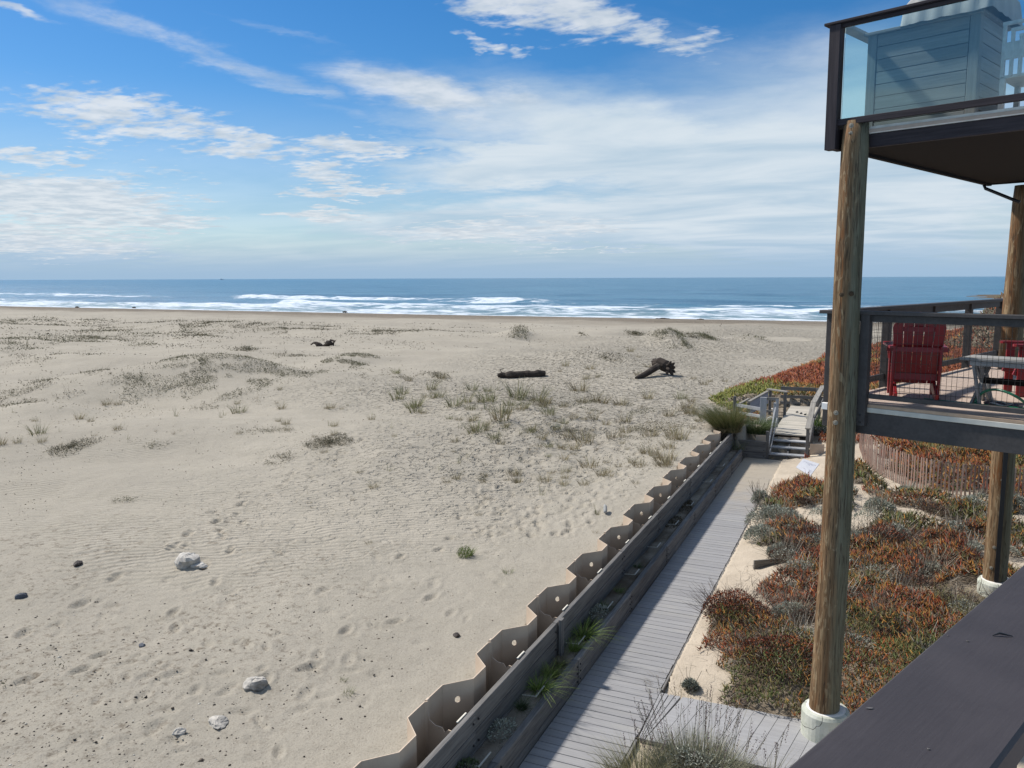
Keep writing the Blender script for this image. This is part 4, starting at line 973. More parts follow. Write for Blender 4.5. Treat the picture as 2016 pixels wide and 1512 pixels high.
# ------------------------------------------------------------------ upper deck
def build_upper():
    Up = 8.60
    vA, zb = hitU(1627, 297, Up); vB, _ = hitU(1648, 297, Up); zt = hitU(1640, 47, Up)[1]; zlo = hitU(1700, 233, Up)[1]
    t = thing('upper_deck', 'dark brown upper deck corner with a tinted glass railing', 'deck', H(Up, vA, zb))
    vC = (vA+vB)/2; vR = -1.5; uE = 13.6
    print('upper', vC, zb, zt, zlo)
    zf = zlo-.10                         # deck floor
    w = abs(vA-vB)
    board('corner_post', H(Up, vC, zb), H(Up, vC, zt-.03), w, .11, M_railup, t, up=HUP, ch=.004)
    board('rail_cap', H(Up, vC+.11, zt-.012), H(Up, vR, zt-.012), .14, .026, M_railup, t)
    board('top_rail', H(Up+.0, vC-.05, zt-.045), H(Up, vR, zt-.045), .045, .038, M_railup, t)
    board('bottom_rail', H(Up+.0, vC-.05, zlo-.01), H(Up, vR, zlo-.01), .05, .065, M_railup, t)
    board('fascia_beam', H(Up+.17, vC+.03, (zf+zb)/2-.01), H(Up+.17, vR, (zf+zb)/2-.01), .05, zf-zb-.03, M_railup, t)
    board('flashing', H(Up+.13, vC-.25, zf-.005), H(Up+.13, vR, zf-.005), .03, .07, M_flash2, t)
    V = [H(u, v, z) for z in (zf-.03, zf) for (u, v) in ((Up+.1, vR), (uE, vR), (uE, vC-.05), (Up+.1, vC-.05))]
    mesh_obj('deck_floor', V, [(0, 1, 2, 3), (7, 6, 5, 4), (0, 4, 5, 1), (1, 5, 6, 2), (2, 6, 7, 3), (3, 7, 4, 0)], M_deck, t)
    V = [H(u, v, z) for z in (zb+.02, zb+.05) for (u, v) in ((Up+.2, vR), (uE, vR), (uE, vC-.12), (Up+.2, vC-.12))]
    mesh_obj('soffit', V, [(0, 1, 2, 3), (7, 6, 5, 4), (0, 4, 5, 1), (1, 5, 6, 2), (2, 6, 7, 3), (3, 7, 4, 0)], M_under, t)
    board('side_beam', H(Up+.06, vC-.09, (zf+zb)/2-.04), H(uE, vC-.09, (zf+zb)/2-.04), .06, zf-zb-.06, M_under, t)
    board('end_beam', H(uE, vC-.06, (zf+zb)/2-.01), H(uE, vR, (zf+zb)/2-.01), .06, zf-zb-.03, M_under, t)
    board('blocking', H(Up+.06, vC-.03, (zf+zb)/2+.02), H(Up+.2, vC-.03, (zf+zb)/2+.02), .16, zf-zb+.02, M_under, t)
    # glass
    def pane(name, pa, pb, m=None):
        return board(name, pa, pb, .010, zt-.068-zlo-.02, m or M_glass, t, ch=0)
    zm = (zt-.068+zlo+.02)/2
    pane('glass_pane', H(Up, vC-.09, zm), H(Up, vC-2.5, zm)); pane('glass_pane', H(Up, vC-2.56, zm), H(Up, vR, zm))
    board('post', H(Up, vC-2.53, zlo), H(Up, vC-2.53, zt-.05), .05, .05, M_railup, t, up=HUP)
    # seaward glass rail
    board('rail_cap', H(Up+.08, vC, zt-.010), H(uE, vC, zt-.010), .13, .038, M_cover, t)
    for u in (Up+2.4, Up+4.9): board('post', H(u, vC, zf-.1), H(u, vC, zt-.04), .06, .06, M_railup, t, up=HUP)
    pane('glass_pane', H(Up+.1, vC, zm), H(Up+2.36, vC, zm), M_glass2); pane('glass_pane', H(Up+2.44, vC, zm), H(Up+4.86, vC, zm), M_glass2)
    board('bottom_rail', H(Up+.08, vC, zlo-.02), H(uE, vC, zlo-.02), .05, .05, M_railup, t)
    # drain pipe under the deck by the second pole
    a = hitU(1940, 371, 12.9); b = hitU(1992, 392, 12.9)
    V, F = tube([H(12.9, a[0]+.02, a[1]+.05), H(12.9, a[0], a[1]), H(12.9, b[0], b[1]), H(12.9, b[0]-.1, b[1]-.05)], .022, 8); o = mesh_obj('drain_pipe', V, F, M_black, t, smooth=True)
    # clad cabinet with a covered cushion
    Ub = Up+.45; v1, _ = hitU(1706, 150, Ub); v2, _ = hitU(1927, 100, Ub); zbt = hitU(1712, 66, Ub)[1]; Ue = Ub+.85
    c = thing('clad_cabinet', 'grey clapboard cabinet standing behind the upper glass railing', 'cabinet', H(Ub, (v1+v2)/2, zf))
    nb = 8; hh = (zbt-.03-zf)/nb
    for i in range(nb):
        z = zf+hh*(i+.5)
        for nm, p, q in (('siding_board', H(Ub+.01, v1-.10, z), H(Ub+.01, v2+.10, z)), ('siding_board', H(Ub+.10, v2+.01, z), H(Ue-.10, v2+.01, z)), ('siding_board', H(Ub+.10, v1-.01, z), H(Ue-.1, v1-.01, z)), ('siding_board', H(Ue-.01, v1-.1, z), H(Ue-.01, v2+.1, z))):
            board(nm, p, q, .018, hh-.008, M_box, c, ch=.003)
    V = [H(u, v, z) for z in (zf+.01, zbt-.05) for (u, v) in ((Ub+.025, v2+.03), (Ue-.025, v2+.03), (Ue-.025, v1-.03), (Ub+.025, v1-.03))]
    mesh_obj('core', V, [(0, 1, 2, 3), (7, 6, 5, 4), (0, 4, 5, 1), (1, 5, 6, 2), (2, 6, 7, 3), (3, 7, 4, 0)], M_box, c)
    for (u, v) in ((Ub+.045, v1-.045), (Ub+.045, v2+.045), (Ue-.045, v1-.045), (Ue-.045, v2+.045)): board('corner_trim', H(u, v, zf), H(u, v, zbt-.03), .095, .095, M_box, c, up=HUP, ch=.004)
    board('top_board', H(Ub+.42, v1+.03, zbt-.015), H(Ub+.42, v2-.03, zbt-.015), .92, .03, M_box, c)
    # cover: rounded draped cushion
    vc1, _ = hitU(1778, 40, Ub); nx, ny = 26, 20; V, F = [], []
    va, vb = vc1, v2-.12
    for i in range(nx+1):
        for j in range(ny+1):
            a = i/nx*2-1; b = j/ny*2-1; hgt = (1-abs(a)**5)*(1-abs(b)**5); z = zbt+.02+.36*max(hgt, 0)**.45+.03*fbm(np.array([i*.45]), np.array([j*.5]), 3, 3)[0]
            dr = -.05 if abs(a) > .97 or abs(b) > .97 else 0; sw = 1+.04*math.sin(i*1.3)*math.sin(j*1.1)
            V.append(H(Ub+.42+b*.50*sw, (va+vb)/2+a*(va-vb)/2*sw, z+dr))
    for i in range(nx):
        for j in range(ny): F.append((i*(ny+1)+j, i*(ny+1)+j+1, (i+1)*(ny+1)+j+1, (i+1)*(ny+1)+j))
    o = mesh_obj('furniture_cover', V, F, M_cover, smooth=True); tag(o, 'rumpled grey cover draped over the top of the clad cabinet', 'cover')
    # white mission chair back at the right edge
    Uc = Up+.62; va, z1 = hitU(1976, 44, Uc); vb = va-.62; zt_ = z1
    ch = thing('slatted_chair', 'grey white slatted chair with nested arch back on the upper deck', 'chair', H(Uc, (va+vb)/2, zf))
    for i in range(4):
        q = .075*i; board('arch_slat', H(Uc, va-q, zt_-q*.9-.02), H(Uc, vb+q, zt_-q*.9-.02), .03, .035, M_chairw, ch)
        for v in (va-q-.018, vb+q+.018): board('arch_upright', H(Uc, v, zf+.42), H(Uc, v, zt_-q*.9-.037), .03, .035, M_chairw, ch, up=HUP)
    board('back_panel', H(Uc+.0, va-.02, zf+.66), H(Uc, vb+.02, zf+.66), .028, .16, M_chairw, ch)
    board('seat', H(Uc+.28, va, zf+.42), H(Uc+.28, vb, zf+.42), .55, .03, M_chairw, ch)
    for (u, v) in ((Uc, va-.03), (Uc, vb+.03), (Uc+.5, va-.03), (Uc+.5, vb+.03)): board('leg', H(u, v, zf), H(u, v, zf+.40), .05, .05, M_chairw, ch, up=HUP)
M_chairw = plain('chair_grey_white', (.62, .63, .62), .5, .3)
build_upper()

# ------------------------------------------------------------------ foreground rail cap of the camera's own balcony
def build_fore():
    zc = 4.73; a = at(1560, 1484, zc); b = at(2016, 1117, zc); c = at(1959, 1512, zc)
    vo = (float(a[:2] @ Vv)+float(b[:2] @ Vv))/2; vi = float(c[:2] @ Vv)
    t = thing('balcony_rail', 'wide grey brown painted rail cap crossing the lower right corner close to the camera', 'railing', H(1., (vo+vi)/2, 3.7))
    w = vo-vi; me = beam_mesh(7.0, w, .038, M_fore, .004, 'rail_cap')
    m, _ = frame(H(-1.5, (vo+vi)/2, zc-.019), H(5.5, (vo+vi)/2, zc-.019)); o = put(bpy.data.objects.new('rail_cap', me), t, m)
    board('under_rail', H(-1.5, (vo+vi)/2, zc-.085), H(5.5, (vo+vi)/2, zc-.085), .04, .09, M_rail, t)
    for u in (-1.0, 1.0, 3.0, 5.0): board('post', H(u, (vo+vi)/2, 3.7), H(u, (vo+vi)/2, zc-.04), .09, .09, M_rail, t, up=HUP)
    board('bottom_rail', H(-1.5, (vo+vi)/2, 3.8), H(5.5, (vo+vi)/2, 3.8), .04, .07, M_rail, t)
    V = [H(u, v, z) for z in (3.60, 3.66) for (u, v) in ((-2, -1.6), (5.6, -1.6), (5.6, vo), (-2, vo))]
    o = mesh_obj('balcony_floor', V, [(0, 1, 2, 3), (7, 6, 5, 4), (0, 4, 5, 1), (1, 5, 6, 2), (2, 6, 7, 3), (3, 7, 4, 0)], M_deck, None); tag(o, kind='structure')
    # screw heads, dried droppings and a snagged splinter
    for (px, py, sx, sy, a_) in ((1712, 1393, .0045, .0014, .4), (1905, 1261, .0022, .0014, 0), (1866, 1250, .0012, .0010, 0), (1828, 1473, .0016, .0012, 0)):
        p = at(px, py, zc+.0015); n_ = 12; V = [(p[0]+sx*math.cos(k*.5236)*(1+.3*math.sin(k*2.1))*math.cos(a_)-sy*math.sin(k*.5236)*math.sin(a_), p[1]+sx*math.cos(k*.5236)*math.sin(a_)+sy*math.sin(k*.5236)*(1+.3*math.sin(k*3.1))*math.cos(a_), zc+.0006+.0006*(k % 2)) for k in range(n_)]
        o = mesh_obj('dried_spot', V, [tuple(range(n_))], M_spot, t)
    p = at(1967, 1252, zc); V, F = tube([(p[0]-.008, p[1]-.004, zc+.001), (p[0], p[1], zc+.004), (p[0]+.006, p[1]+.001, zc+.003), (p[0]+.016, p[1]+.004, zc+.001)], [.0006, .0016, .0013, .0005], 6); mesh_obj('splinter', V, F, M_black, t)
M_spot = plain('dried_spot', (.12, .115, .115), .8)
def fore_mat():
    m, t, b = newmat('painted_rail_cap'); tc = N(t, 'ShaderNodeTexCoord'); P = tc.outputs['Object']
    n = tnoise(t, P, 9, 5, .6); f = tnoise(t, P, 3, 5, .65, (1, 10, 10), .3); s_ = tnoise(t, P, 55, 3, .5)
    c = Mix(t, MR(t, n, .3, .7), (.036, .032, .036), (.045, .040, .044)); c = Mix(t, MR(t, f, .45, .75, 0, .5), c, (.030, .027, .030)); c = Mix(t, MR(t, s_, .74, .80, 0, .35), c, (.16, .15, .15))
    sc_ = tnoise(t, P, 7, 6, .75, (.6, 6, 1), .8); c = Mix(t, MR(t, sc_, .70, .76, 0, .4), c, (.12, .11, .115))
    L(t, c, b.inputs['Base Color']); b.inputs['Roughness'].default_value = .6; b.inputs['Specular IOR Level'].default_value = .35
    gr = tnoise(t, P, 22, 5, .6, (.8, 9, 9)); bump(t, b, Mth(t, 'ADD', gr, Mth(t, 'MULTIPLY', s_, .4)), .25, .002); return m
M_fore = fore_mat()
build_fore()

# ------------------------------------------------------------------ adirondack chairs and table
def adirondack(label, loc, rz):
    """faces local +Y; width about 0.72"""
    T = Matrix.Translation(loc) @ Matrix.Rotation(rz, 4, 'Z') @ Matrix.Diagonal((.84, .92, 1.03, 1))
    t = thing('adirondack_chair', label, 'chair', loc, rz)
    def B(name, p0, p1, w, th, up=(0, 0, 1)):
        a = T @ Vector(p0); b = T @ Vector(p1); u = T.to_3x3() @ Vector(up); return board(name, a, b, w, th, M_red, t, up=u, ch=.005)
    sx = .27
    for s in (-1, 1):
        B('front_leg', (s*sx, .33, 0), (s*sx, .33, .56), .09, .03, (1, 0, 0))
        B('back_leg', (s*(sx-.03), .40, .30), (s*(sx-.03), -.42, .03), .035, .12)          # sloping side rail
        B('rear_upright', (s*(sx+.01), -.20, 0.0), (s*(sx+.01), -.28, .56), .06, .03, (1, 0, 0))
        # arm: broad paddle with taper
        V = []; prof = [(-.36, .035), (-.30, .05), (.1, .06), (.34, .075), (.43, .06), (.45, .03)]
        for z in (.56, .585):
            for (y, hw) in prof: V.append((s*(sx+.03)-hw, y, z))
            for (y, hw) in reversed(prof): V.append((s*(sx+.03)+hw, y, z))
        n = len(prof)*2; F = [tuple(reversed(range(n))), tuple(range(n, 2*n))]+[(i, (i+1) % n, n+(i+1) % n, n+i) for i in range(n)]
        mesh_obj('arm', V, F, M_red, t, T)
        B('arm_bracket', (s*(sx+.01), .33, .40), (s*(sx+.03), .33, .555), .03, .05, (0, 1, 0))
    for i in range(6):
        y = .38-i*.095; z = .37-(.38-y)*.33; B('seat_slat', (-.27, y, z), (.27, y, z), .085, .02)
    # fan back: five slats, rounded top, leaning back
    tops = [.885, .94, .955, .94, .885]
    for i in range(5):
        o = i-2; xb = o*.101; xt = o*.126; y0, z0 = -.12, .17; hgt = tops[i]
        wb, wt = .0475, .0595
        def P(x, u, th): y = y0-.30*u; return (x, y+th, z0+(hgt-z0)*u)
        pts = [(xb-wb, 0), (xb+wb, 0)]
        if o == 0: pts += [(xt+wt, .965), (xt+wt*.5, .99), (xt, 1.0), (xt-wt*.5, .99), (xt-wt, .965)]
        elif abs(o) == 1:
            q = [(xt+o*wt, .95), (xt+o*wt*.5, .975), (xt-o*wt*.2, .99), (xt-o*wt, .995)]; pts += q if o > 0 else q[::-1]
        else:
            sg = o/2; q = [(xt+sg*wt, .86), (xt+sg*wt*.8, .91), (xt+sg*wt*.35, .95), (xt-sg*wt*.2, .98), (xt-sg*wt, 1.0)]; pts += q if o > 0 else q[::-1]
        n = len(pts); V = [P(x, u, th) for th in (-.01, .01) for (x, u) in pts]
        F = [tuple(range(n)), tuple(reversed(range(n, 2*n)))]+[(i_, n+i_, n+(i_+1) % n, (i_+1) % n) for i_ in range(n)]
        mesh_obj('back_slat', V, F, M_red, t, T)
    # curved rear braces
    for (z, hw, yb, dep) in ((.55, .37, -.33, .03), (.77, .26, -.375, .02)):
        V, F = [], []; K = 8
        for i in range(K+1):
            x = -hw+2*hw*i/K; y = yb+dep*(x/hw)**2*2-.0
            for (dy, dz) in ((-.012, -.025), (.012, -.025), (.012, .025), (-.012, .025)): V.append((x, y+dy, z+dz))
        for i in range(K):
            for k in range(4): j = (k+1) % 4; F.append((i*4+k, i*4+j, (i+1)*4+j, (i+1)*4+k))
        F += [(3, 2, 1, 0), (K*4, K*4+1, K*4+2, K*4+3)]; mesh_obj('back_brace', V, F, M_red, t, T)
    B('rear_crosspiece', (-.28, -.17, .245), (.28, -.17, .245), .03, .08)
    return t
c1 = at(1801, 787, ZD); adirondack('red slatted adirondack chair seen from behind on the lower deck', (c1[0]-.02, c1[1]+.22, ZD), R(3))
c2 = at(1978, 781, ZD); adirondack('red adirondack chair side on behind the grey table at the right edge', (c2[0]+.42, c2[1]+.30, ZD), R(98))

def build_table():
    a = at(1928, 796, ZD); b = hitU(1900, 700, float(a[:2] @ Uv))
    uT = float(a[:2] @ Uv)+.12; vL = hitU(1903, 700, uT)[0]; zt = hitU(1930, 705, uT-.15)[1]; vR = vL-1.0
    t = thing('folding_table', 'grey weathered wooden trestle table on the lower deck beside the green hose', 'table', H(uT, vL-.4, ZD))
    for i in range(4): board('top_slat', H(uT-.17+i*.115, vL, zt-.014), H(uT-.17+i*.115, vR, zt-.014), .108, .028, M_tablew, t)
    for (u) in (uT-.20, uT+.22): board('apron', H(u, vL-.1, zt-.055), H(u, vR+.1, zt-.055), .025, .05, M_tablew, t)
    for v in (vL-.17, vL-.67):
        for (ua, ub) in ((-.2, .2), (.2, -.2)):
            for dv in (-.035, .035): board('leg', H(uT+ua, v+dv, ZD), H(uT+ub, v-dv, zt-.03), .05, .028, M_tablew, t, up=(Vv[0], Vv[1], 0))
            board('leg', H(uT+ua, v-.05, ZD), H(uT+ua*.9, v+.05, zt-.03), .045, .028, M_tablew, t, up=(Vv[0], Vv[1], 0))
    board('stretcher', H(uT, vL-.17, (zt+ZD)/2), H(uT, vL-.67, (zt+ZD)/2), .03, .065, M_under, t)
    pts = []
    for i in range(25):
        a_ = i/24*math.pi; pts.append(H(uT-.22+.05*math.sin(i*.3), vL-.42+.24*math.cos(a_), ZD+.02+.20*math.sin(a_)*(1-.35*i/24)))
    for i in range(12): a_ = i/12*math.pi; pts.append(H(uT-.22-.05*math.sin(a_), vL-.66+.09*i, ZD+.014))
    V, F = tube(pts, .014, 8); o = mesh_obj('garden_hose', V, F, M_green, smooth=True); tag(o, 'green garden hose arching over the deck edge in front of the table', 'hose')
    d = thing('dish', 'dark round dish lying on the deck under the table', 'dish', H(uT-.12, vL-.40, ZD)); V, F = lathe([(.10, 0), (.16, .02), (.165, .03), (.15, .026), (.09, .01)], 24); mesh_obj('bowl', V, F, M_black, d, Matrix.Translation(H(uT-.12, vL-.40, ZD)), smooth=True)
    V, F = tube([H(uT-.12+.1*math.cos(a_), vL-.40+.1*math.sin(a_), ZD+.03+.01*math.sin(3*a_)) for a_ in np.linspace(0, 6.28, 20)[:-1]], .010, 6, True); mesh_obj('hose_ring', V, F, M_metal, d, smooth=True)
build_table()

# ------------------------------------------------------------------ snow fence
def build_fence():
    pts = FPTS
    t = thing('snow_fence', 'long wired wooden slat fence curving across the dune garden under the lower deck', 'fence', (pts[4][0], pts[4][1], .4))
    P = np.array(pts)[:, :2]; s = np.concatenate([[0], np.cumsum(np.hypot(*np.diff(P, axis=0).T))]); n = int(s[-1]/.082); tops = []
    me = beam_mesh(.90, .036, .010, M_slat, .001, 'slat')
    for i in range(n):
        u = s[-1]*i/n; x, y = np.interp(u, s, P[:, 0]), np.interp(u, s, P[:, 1]); x2, y2 = np.interp(u+.05, s, P[:, 0]), np.interp(u+.05, s, P[:, 1])
        z = float(G(np.array([x]), np.array([y]))[0]); z = .30+.45*(z-.3)
        lx, ly = rng.normal(0, .012, 2); m, _ = frame((x, y, z-.1), (x+lx, y+ly, z+.80+rng.normal(0, .012)), up=(-(y2-y), x2-x, 0))
        put(bpy.data.objects.new('slat', me), t, m); tops.append((x, y, z))
    for h in (.08, .28, .48, .68):
        V, F = tube([(p[0]+.008*math.sin(i*3.1), p[1]+.008*math.cos(i*3.1), p[2]+h+.01*math.sin(i*.2)) for i, p in enumerate(tops)], .0035, 4); mesh_obj('wire', V, F, M_wire, t)
    return P
FENCE = build_fence()

# ------------------------------------------------------------------ sign board
def build_sign():
    c = at(1590, 921, .52)
    t = thing('notice_board', 'tilted square white notice board with faint writing lying in the plants by the stairs', 'sign', (c[0], c[1], c[2]-.1))
    q = [at(1568, 912, .50), at(1580, 903, .68), at(1612, 912, .66), at(1596, 937, .42)]
    p = [at(1567, 920, .50), at(1581, 903, .66), at(1613, 913, .66), at(1595, 937, .46)]
    cx = sum(p)/4; ex = Vector(p[2]-p[1]); ey = Vector(p[1]-p[0]); nz = ex.cross(ey).normalized()
    if nz.z < 0: nz = -nz
    V = [tuple(Vector(v)) for v in p]+[tuple(Vector(v)-nz*.012) for v in p]
    mesh_obj('panel', V, [(3, 2, 1, 0), (4, 5, 6, 7), (0, 1, 5, 4), (1, 2, 6, 5), (2, 3, 7, 6), (3, 0, 4, 7)], M_board, t)
    # illegible rows of print kept as raised strokes
    VV, FF = [], []
    for (r_, a, b_) in ((.2, .15, .85), (.27, .12, .8), (.34, .3, .55), (.52, .35, .5), (.66, .45, .9), (.74, .4, .85)):
        u = a
        while u < b_:
            w = rng.uniform(.02, .06); 
            def Q(uu, rr): return Vector(p[0])*(1-uu)*rr+Vector(p[1])*(1-uu)*(1-rr)+Vector(p[2])*uu*(1-rr)+Vector(p[3])*uu*rr+nz*.004
            o = len(VV); hgt = .030*rng.uniform(.6, 1.2)
            for (uu, rr) in ((u, r_), (u+w, r_), (u+w, r_+hgt), (u, r_+hgt)): VV.append(tuple(Q(uu, rr)))
            FF.append((o, o+1, o+2, o+3)); u += w+rng.uniform(.015, .03)
    mesh_obj('print', VV, FF, M_ink, t)
    board('stake', (cx[0], cx[1], .15), (cx[0], cx[1], cx[2]-.02), .03, .03, M_timber, t, up=(0, 1, 0))
M_board = plain('sign_white', (.42, .43, .46), .5, .3, var=.05)
M_ink = plain('faint_ink', (.16, .17, .25), .8)
build_sign()

# ------------------------------------------------------------------ beach things: logs, rocks, debris
def rock(name, p, r, mat, label, seed, sq=.6, sx=1.2):
    n = 9; V, F = [], []; r_ = np.random.default_rng(seed); dirs = unit(r_.normal(0, 1, (9, 3))); cut = r_.uniform(.55, .95, 9)
    for i in range(n+1):
        for k in range(2*n):
            th = math.pi*i/n; a = math.pi*k/n; d = np.array([math.sin(th)*math.cos(a), math.sin(th)*math.sin(a), math.cos(th)])
            rr = (1+.10*(r_.uniform(-1, 1)))*min([1.0]+[c/max(1e-3, float(d @ q)) for q, c in zip(dirs, cut) if float(d @ q) > 0]); V.append((d[0]*r*rr*sx, d[1]*r*rr, d[2]*r*rr*sq))
    for i in range(n):
        for k in range(2*n): j = (k+1) % (2*n); F.append((i*2*n+k, (i+1)*2*n+k, (i+1)*2*n+j, i*2*n+j))
    o = mesh_obj(name, V, F, mat, None, Matrix.Translation((p[0], p[1], p[2]+r*sq*.32)) @ Matrix.Rotation(r_.uniform(0, 6), 4, 'Z')); return tag(o, label, 'rock')
for (px, py, r, m, lab, s, sq) in [(370, 1112, .20, M_rockw, 'largest pale rounded boulder alone on the rippled sand', 3, .75), (392, 1116, .12, M_rockw, 'small pale rock touching the right side of the large pale boulder', 8, .5),
                                   (502, 1352, .125, M_rockg, 'white and grey angular rock on the pebbly sand', 4, .7), (428, 1426, .12, M_rockg, 'flat grey rock half buried near the bottom of the beach', 5, .35),
                                   (42, 1176, .07, M_rockd, 'dark blue grey stone near the left edge of the beach', 6, .75), (279, 1272, .05, M_rockd, 'small flat blue grey stone on the pebbly sand', 7, .5), (353, 1444, .06, M_rockg, 'small round grey stone left of the flat grey rock', 12, .7)]:
    rock('beach_rock', ground(px, py), r, m, lab, s, sq)
def logs():
    a = ground(980, 744); b = ground(1072, 740); t = thing('driftwood_log', 'long dark driftwood log lying on the mid beach', 'driftwood', tuple((a+b)/2))
    n = 14; pts = [(a[0]+(b[0]-a[0])*i/n, a[1]+(b[1]-a[1])*i/n+.05*math.sin(i), .5*(a[2]+b[2])+.08+.06*i/n+.02*math.sin(i*1.7)) for i in range(n+1)]
    V, F = tube(pts, [.09+.10*min(1, i/3)+.02*math.sin(i*2.2) for i in range(n+1)], 12); mesh_obj('trunk', V, F, M_charwood, t, smooth=False)
    c = ground(988, 742); V, F = tube([(c[0], c[1], c[2]+.2), (c[0]-.1, c[1], c[2]+.36), (c[0]+.12, c[1], c[2]+.42)], [.04, .03, .015], 6); mesh_obj('snag', V, F, M_charwood, t)
    # stump
    a = ground(1252, 746); b = ground(1295, 738); t = thing('driftwood_stump', 'gnarled dark driftwood root stump with one long arm on the mid beach', 'driftwood', tuple(b))
    V, F = tube([(a[0], a[1], a[2]+.04), (a[0]*.6+b[0]*.4, a[1]*.6+b[1]*.4, a[2]+.16), (b[0], b[1], b[2]+.42)], [.07, .14, .17], 10); mesh_obj('arm', V, F, M_charwood, t)
    c = ground(1303, 737); V, F = tube([(c[0]-.45, c[1]+.3, c[2]+.5), (c[0]-.15, c[1]+.1, c[2]+.55), (c[0]+.15, c[1], c[2]+.42), (c[0]+.42, c[1]-.1, c[2]+.26)], [.2, .27, .30, .22], 12); mesh_obj('root_ball', V, F, M_charwood, t)
    for k in range(9):
        an = k*.8; e = (c[0]+.42+.10*rng.normal(), c[1]-.1+.28*math.cos(an), c[2]+.32+.26*math.sin(an)); V, F = tube([(c[0]+.2, c[1], c[2]+.4), e, (e[0]+.05, e[1]+.1*math.cos(an), e[2]+.10*math.sin(an))], [.12, .08, .03], 7); mesh_obj('root', V, F, M_charwood, t)
    for k in range(6):
        e = (c[0]-.5+rng.normal(0, .1), c[1]+.3+rng.normal(0, .1), c[2]+.55+rng.uniform(.05, .25)); V, F = tube([(c[0]-.3, c[1]+.2, c[2]+.5), e], [.12, .04], 6); mesh_obj('root', V, F, M_charwood, t)
    a = ground(612, 682); b = ground(655, 681); t = thing('driftwood_piece', 'small black twisted driftwood piece on the distant left beach', 'driftwood', tuple(a))
    V, F = tube([(a[0]+(b[0]-a[0])*u, a[1]+(b[1]-a[1])*u, a[2]+.12+.16*math.sin(u*9)) for u in np.linspace(0, 1, 10)], [.04, .06, .1, .2, .24, .16, .14, .24, .2, .1], 8); mesh_obj('trunk', V, F, M_charwood, t)
    V, F = tube([(b[0], b[1], b[2]+.1), (b[0]+.2, b[1], b[2]+.35), (b[0]-.2, b[1], b[2]+.45)], [.14, .12, .05], 7); mesh_obj('root', V, F, M_charwood, t)
    for (px, py, w, lab) in [(152, 604.5, 1.1, 'leftmost dark kelp heap at the water edge'), (264, 605.5, 1.0, 'dark kelp heap at the water edge below the left breakers'), (679, 614, .9, 'small black kelp lump at the top of the beach left of centre'), (1305, 628, 2.2, 'long low dark kelp heap at the water edge on the right'), (1379, 629.5, 1.1, 'small dark kelp heap right of the long kelp heap')]:
        p = at(px, py, -2.3); V, F = tube([(p[0]+1.5*w*(u-.5), p[1], SEA+.1+.14*math.sin(u*3.1)+.08*math.sin(u*17)) for u in np.linspace(0, 1, 8)], [.06, .15, .2, .12, .22, .18, .1, .05], 7); o = mesh_obj('kelp_heap', V, F, M_black2); tag(o, lab, 'seaweed')
    p = ground(1192, 1014); V, F = lathe([(.02, 0), (.036, .02), (.036, .19), (.025, .23), (.014, .25)], 14)
    o = mesh_obj('plastic_bottle', V, F, M_cover, None, Matrix.Translation((p[0], p[1], p[2]+.05)) @ Matrix.Rotation(R(20), 4, 'Z') @ Matrix.Rotation(R(-70), 4, 'X'), smooth=True); tag(o, 'white bottle lying on the sand near the zigzag wall', 'bottle')
    # dark bark chips
    for (px, py, s, lab) in [(152, 1112, .08, 'black bark chip on the rippled sand left of the pale boulder'), (898, 1252, .05, 'small black bark chip near the zigzag wall')]:
        p = ground(px, py); o = rock('bark_chip', p, s, M_black2, lab, 33, .6); o['category'] = 'bark'
    # distant ship
    d = ray(437, 548.2); tt = 9000/math.hypot(d[0], d[1]); t = thing('ship', 'tiny distant ship on the horizon', 'ship', (d[0]*tt, d[1]*tt, SEA)); cx, cy = d[0]*tt, d[1]*tt
    board('hull', (cx-16, cy, 0), (cx+16, cy, 0), 12, 5, M_ship, t); board('superstructure', (cx-14, cy, 5), (cx-7, cy, 5), 8, 8, M_ship, t)
M_black2 = plain('dark_kelp', (.045, .035, .03), .7); M_ship = plain('hazy_ship', (.26, .33, .42), .8)
logs()

def pebbles():
    n = 5200; px = rng.uniform(-150, 1150, n); py = rng.uniform(1060, 1600, n); P = []
    keep = rng.uniform(0, 1, n) < sst(py, 1050, 1330); px, py = px[keep], py[keep]
    X = np.zeros(len(px)); Y = X.copy()
    for i in range(len(px)): p = at(px[i], py[i], .5); X[i], Y[i] = p[0], p[1]
    k = (X < -4.5); dd = np.clip((-4.5-X)/2.2, 0, 1); k &= rng.uniform(0, 1, len(X)) < .12+.88*dd
    X, Y = X[k], Y[k]; Z = G(X, Y); n = len(X); r = rng.lognormal(math.log(.0085), .45, n).clip(.004, .04)
    base = np.array([(1, 0, 0), (-1, 0, 0), (0, 1, 0), (0, -1, 0), (0, 0, .7), (0, 0, -.5)], float)
    V = np.stack([X, Y, Z], 1)[:, None]+base[None]*(r[:, None, None]*rng.uniform(.6, 1.4, (n, 6, 1)))*np.array([1, 1, 1.])
    a = rng.uniform(0, 6.28, n)
    F = (np.arange(n)*6)[:, None, None]+np.array([[0, 2, 4], [2, 1, 4], [1, 3, 4], [3, 0, 4], [2, 0, 5], [1, 2, 5], [3, 1, 5], [0, 3, 5]])[None]
    c = pal([(.06, .05, .042), (.14, .115, .09), (.24, .2, .16), (.03, .027, .025), (.6, .57, .5)], n, .2, [.3, .27, .2, .1, .13])
    o = np_obj('pebbles', V.reshape(-1, 3), F.reshape(-1, 3), M_leaf, rep(c, 6)); tag(o, 'scattered small pebbles, shell chips and bark on the near sand', 'pebbles', kind='stuff')
pebbles()

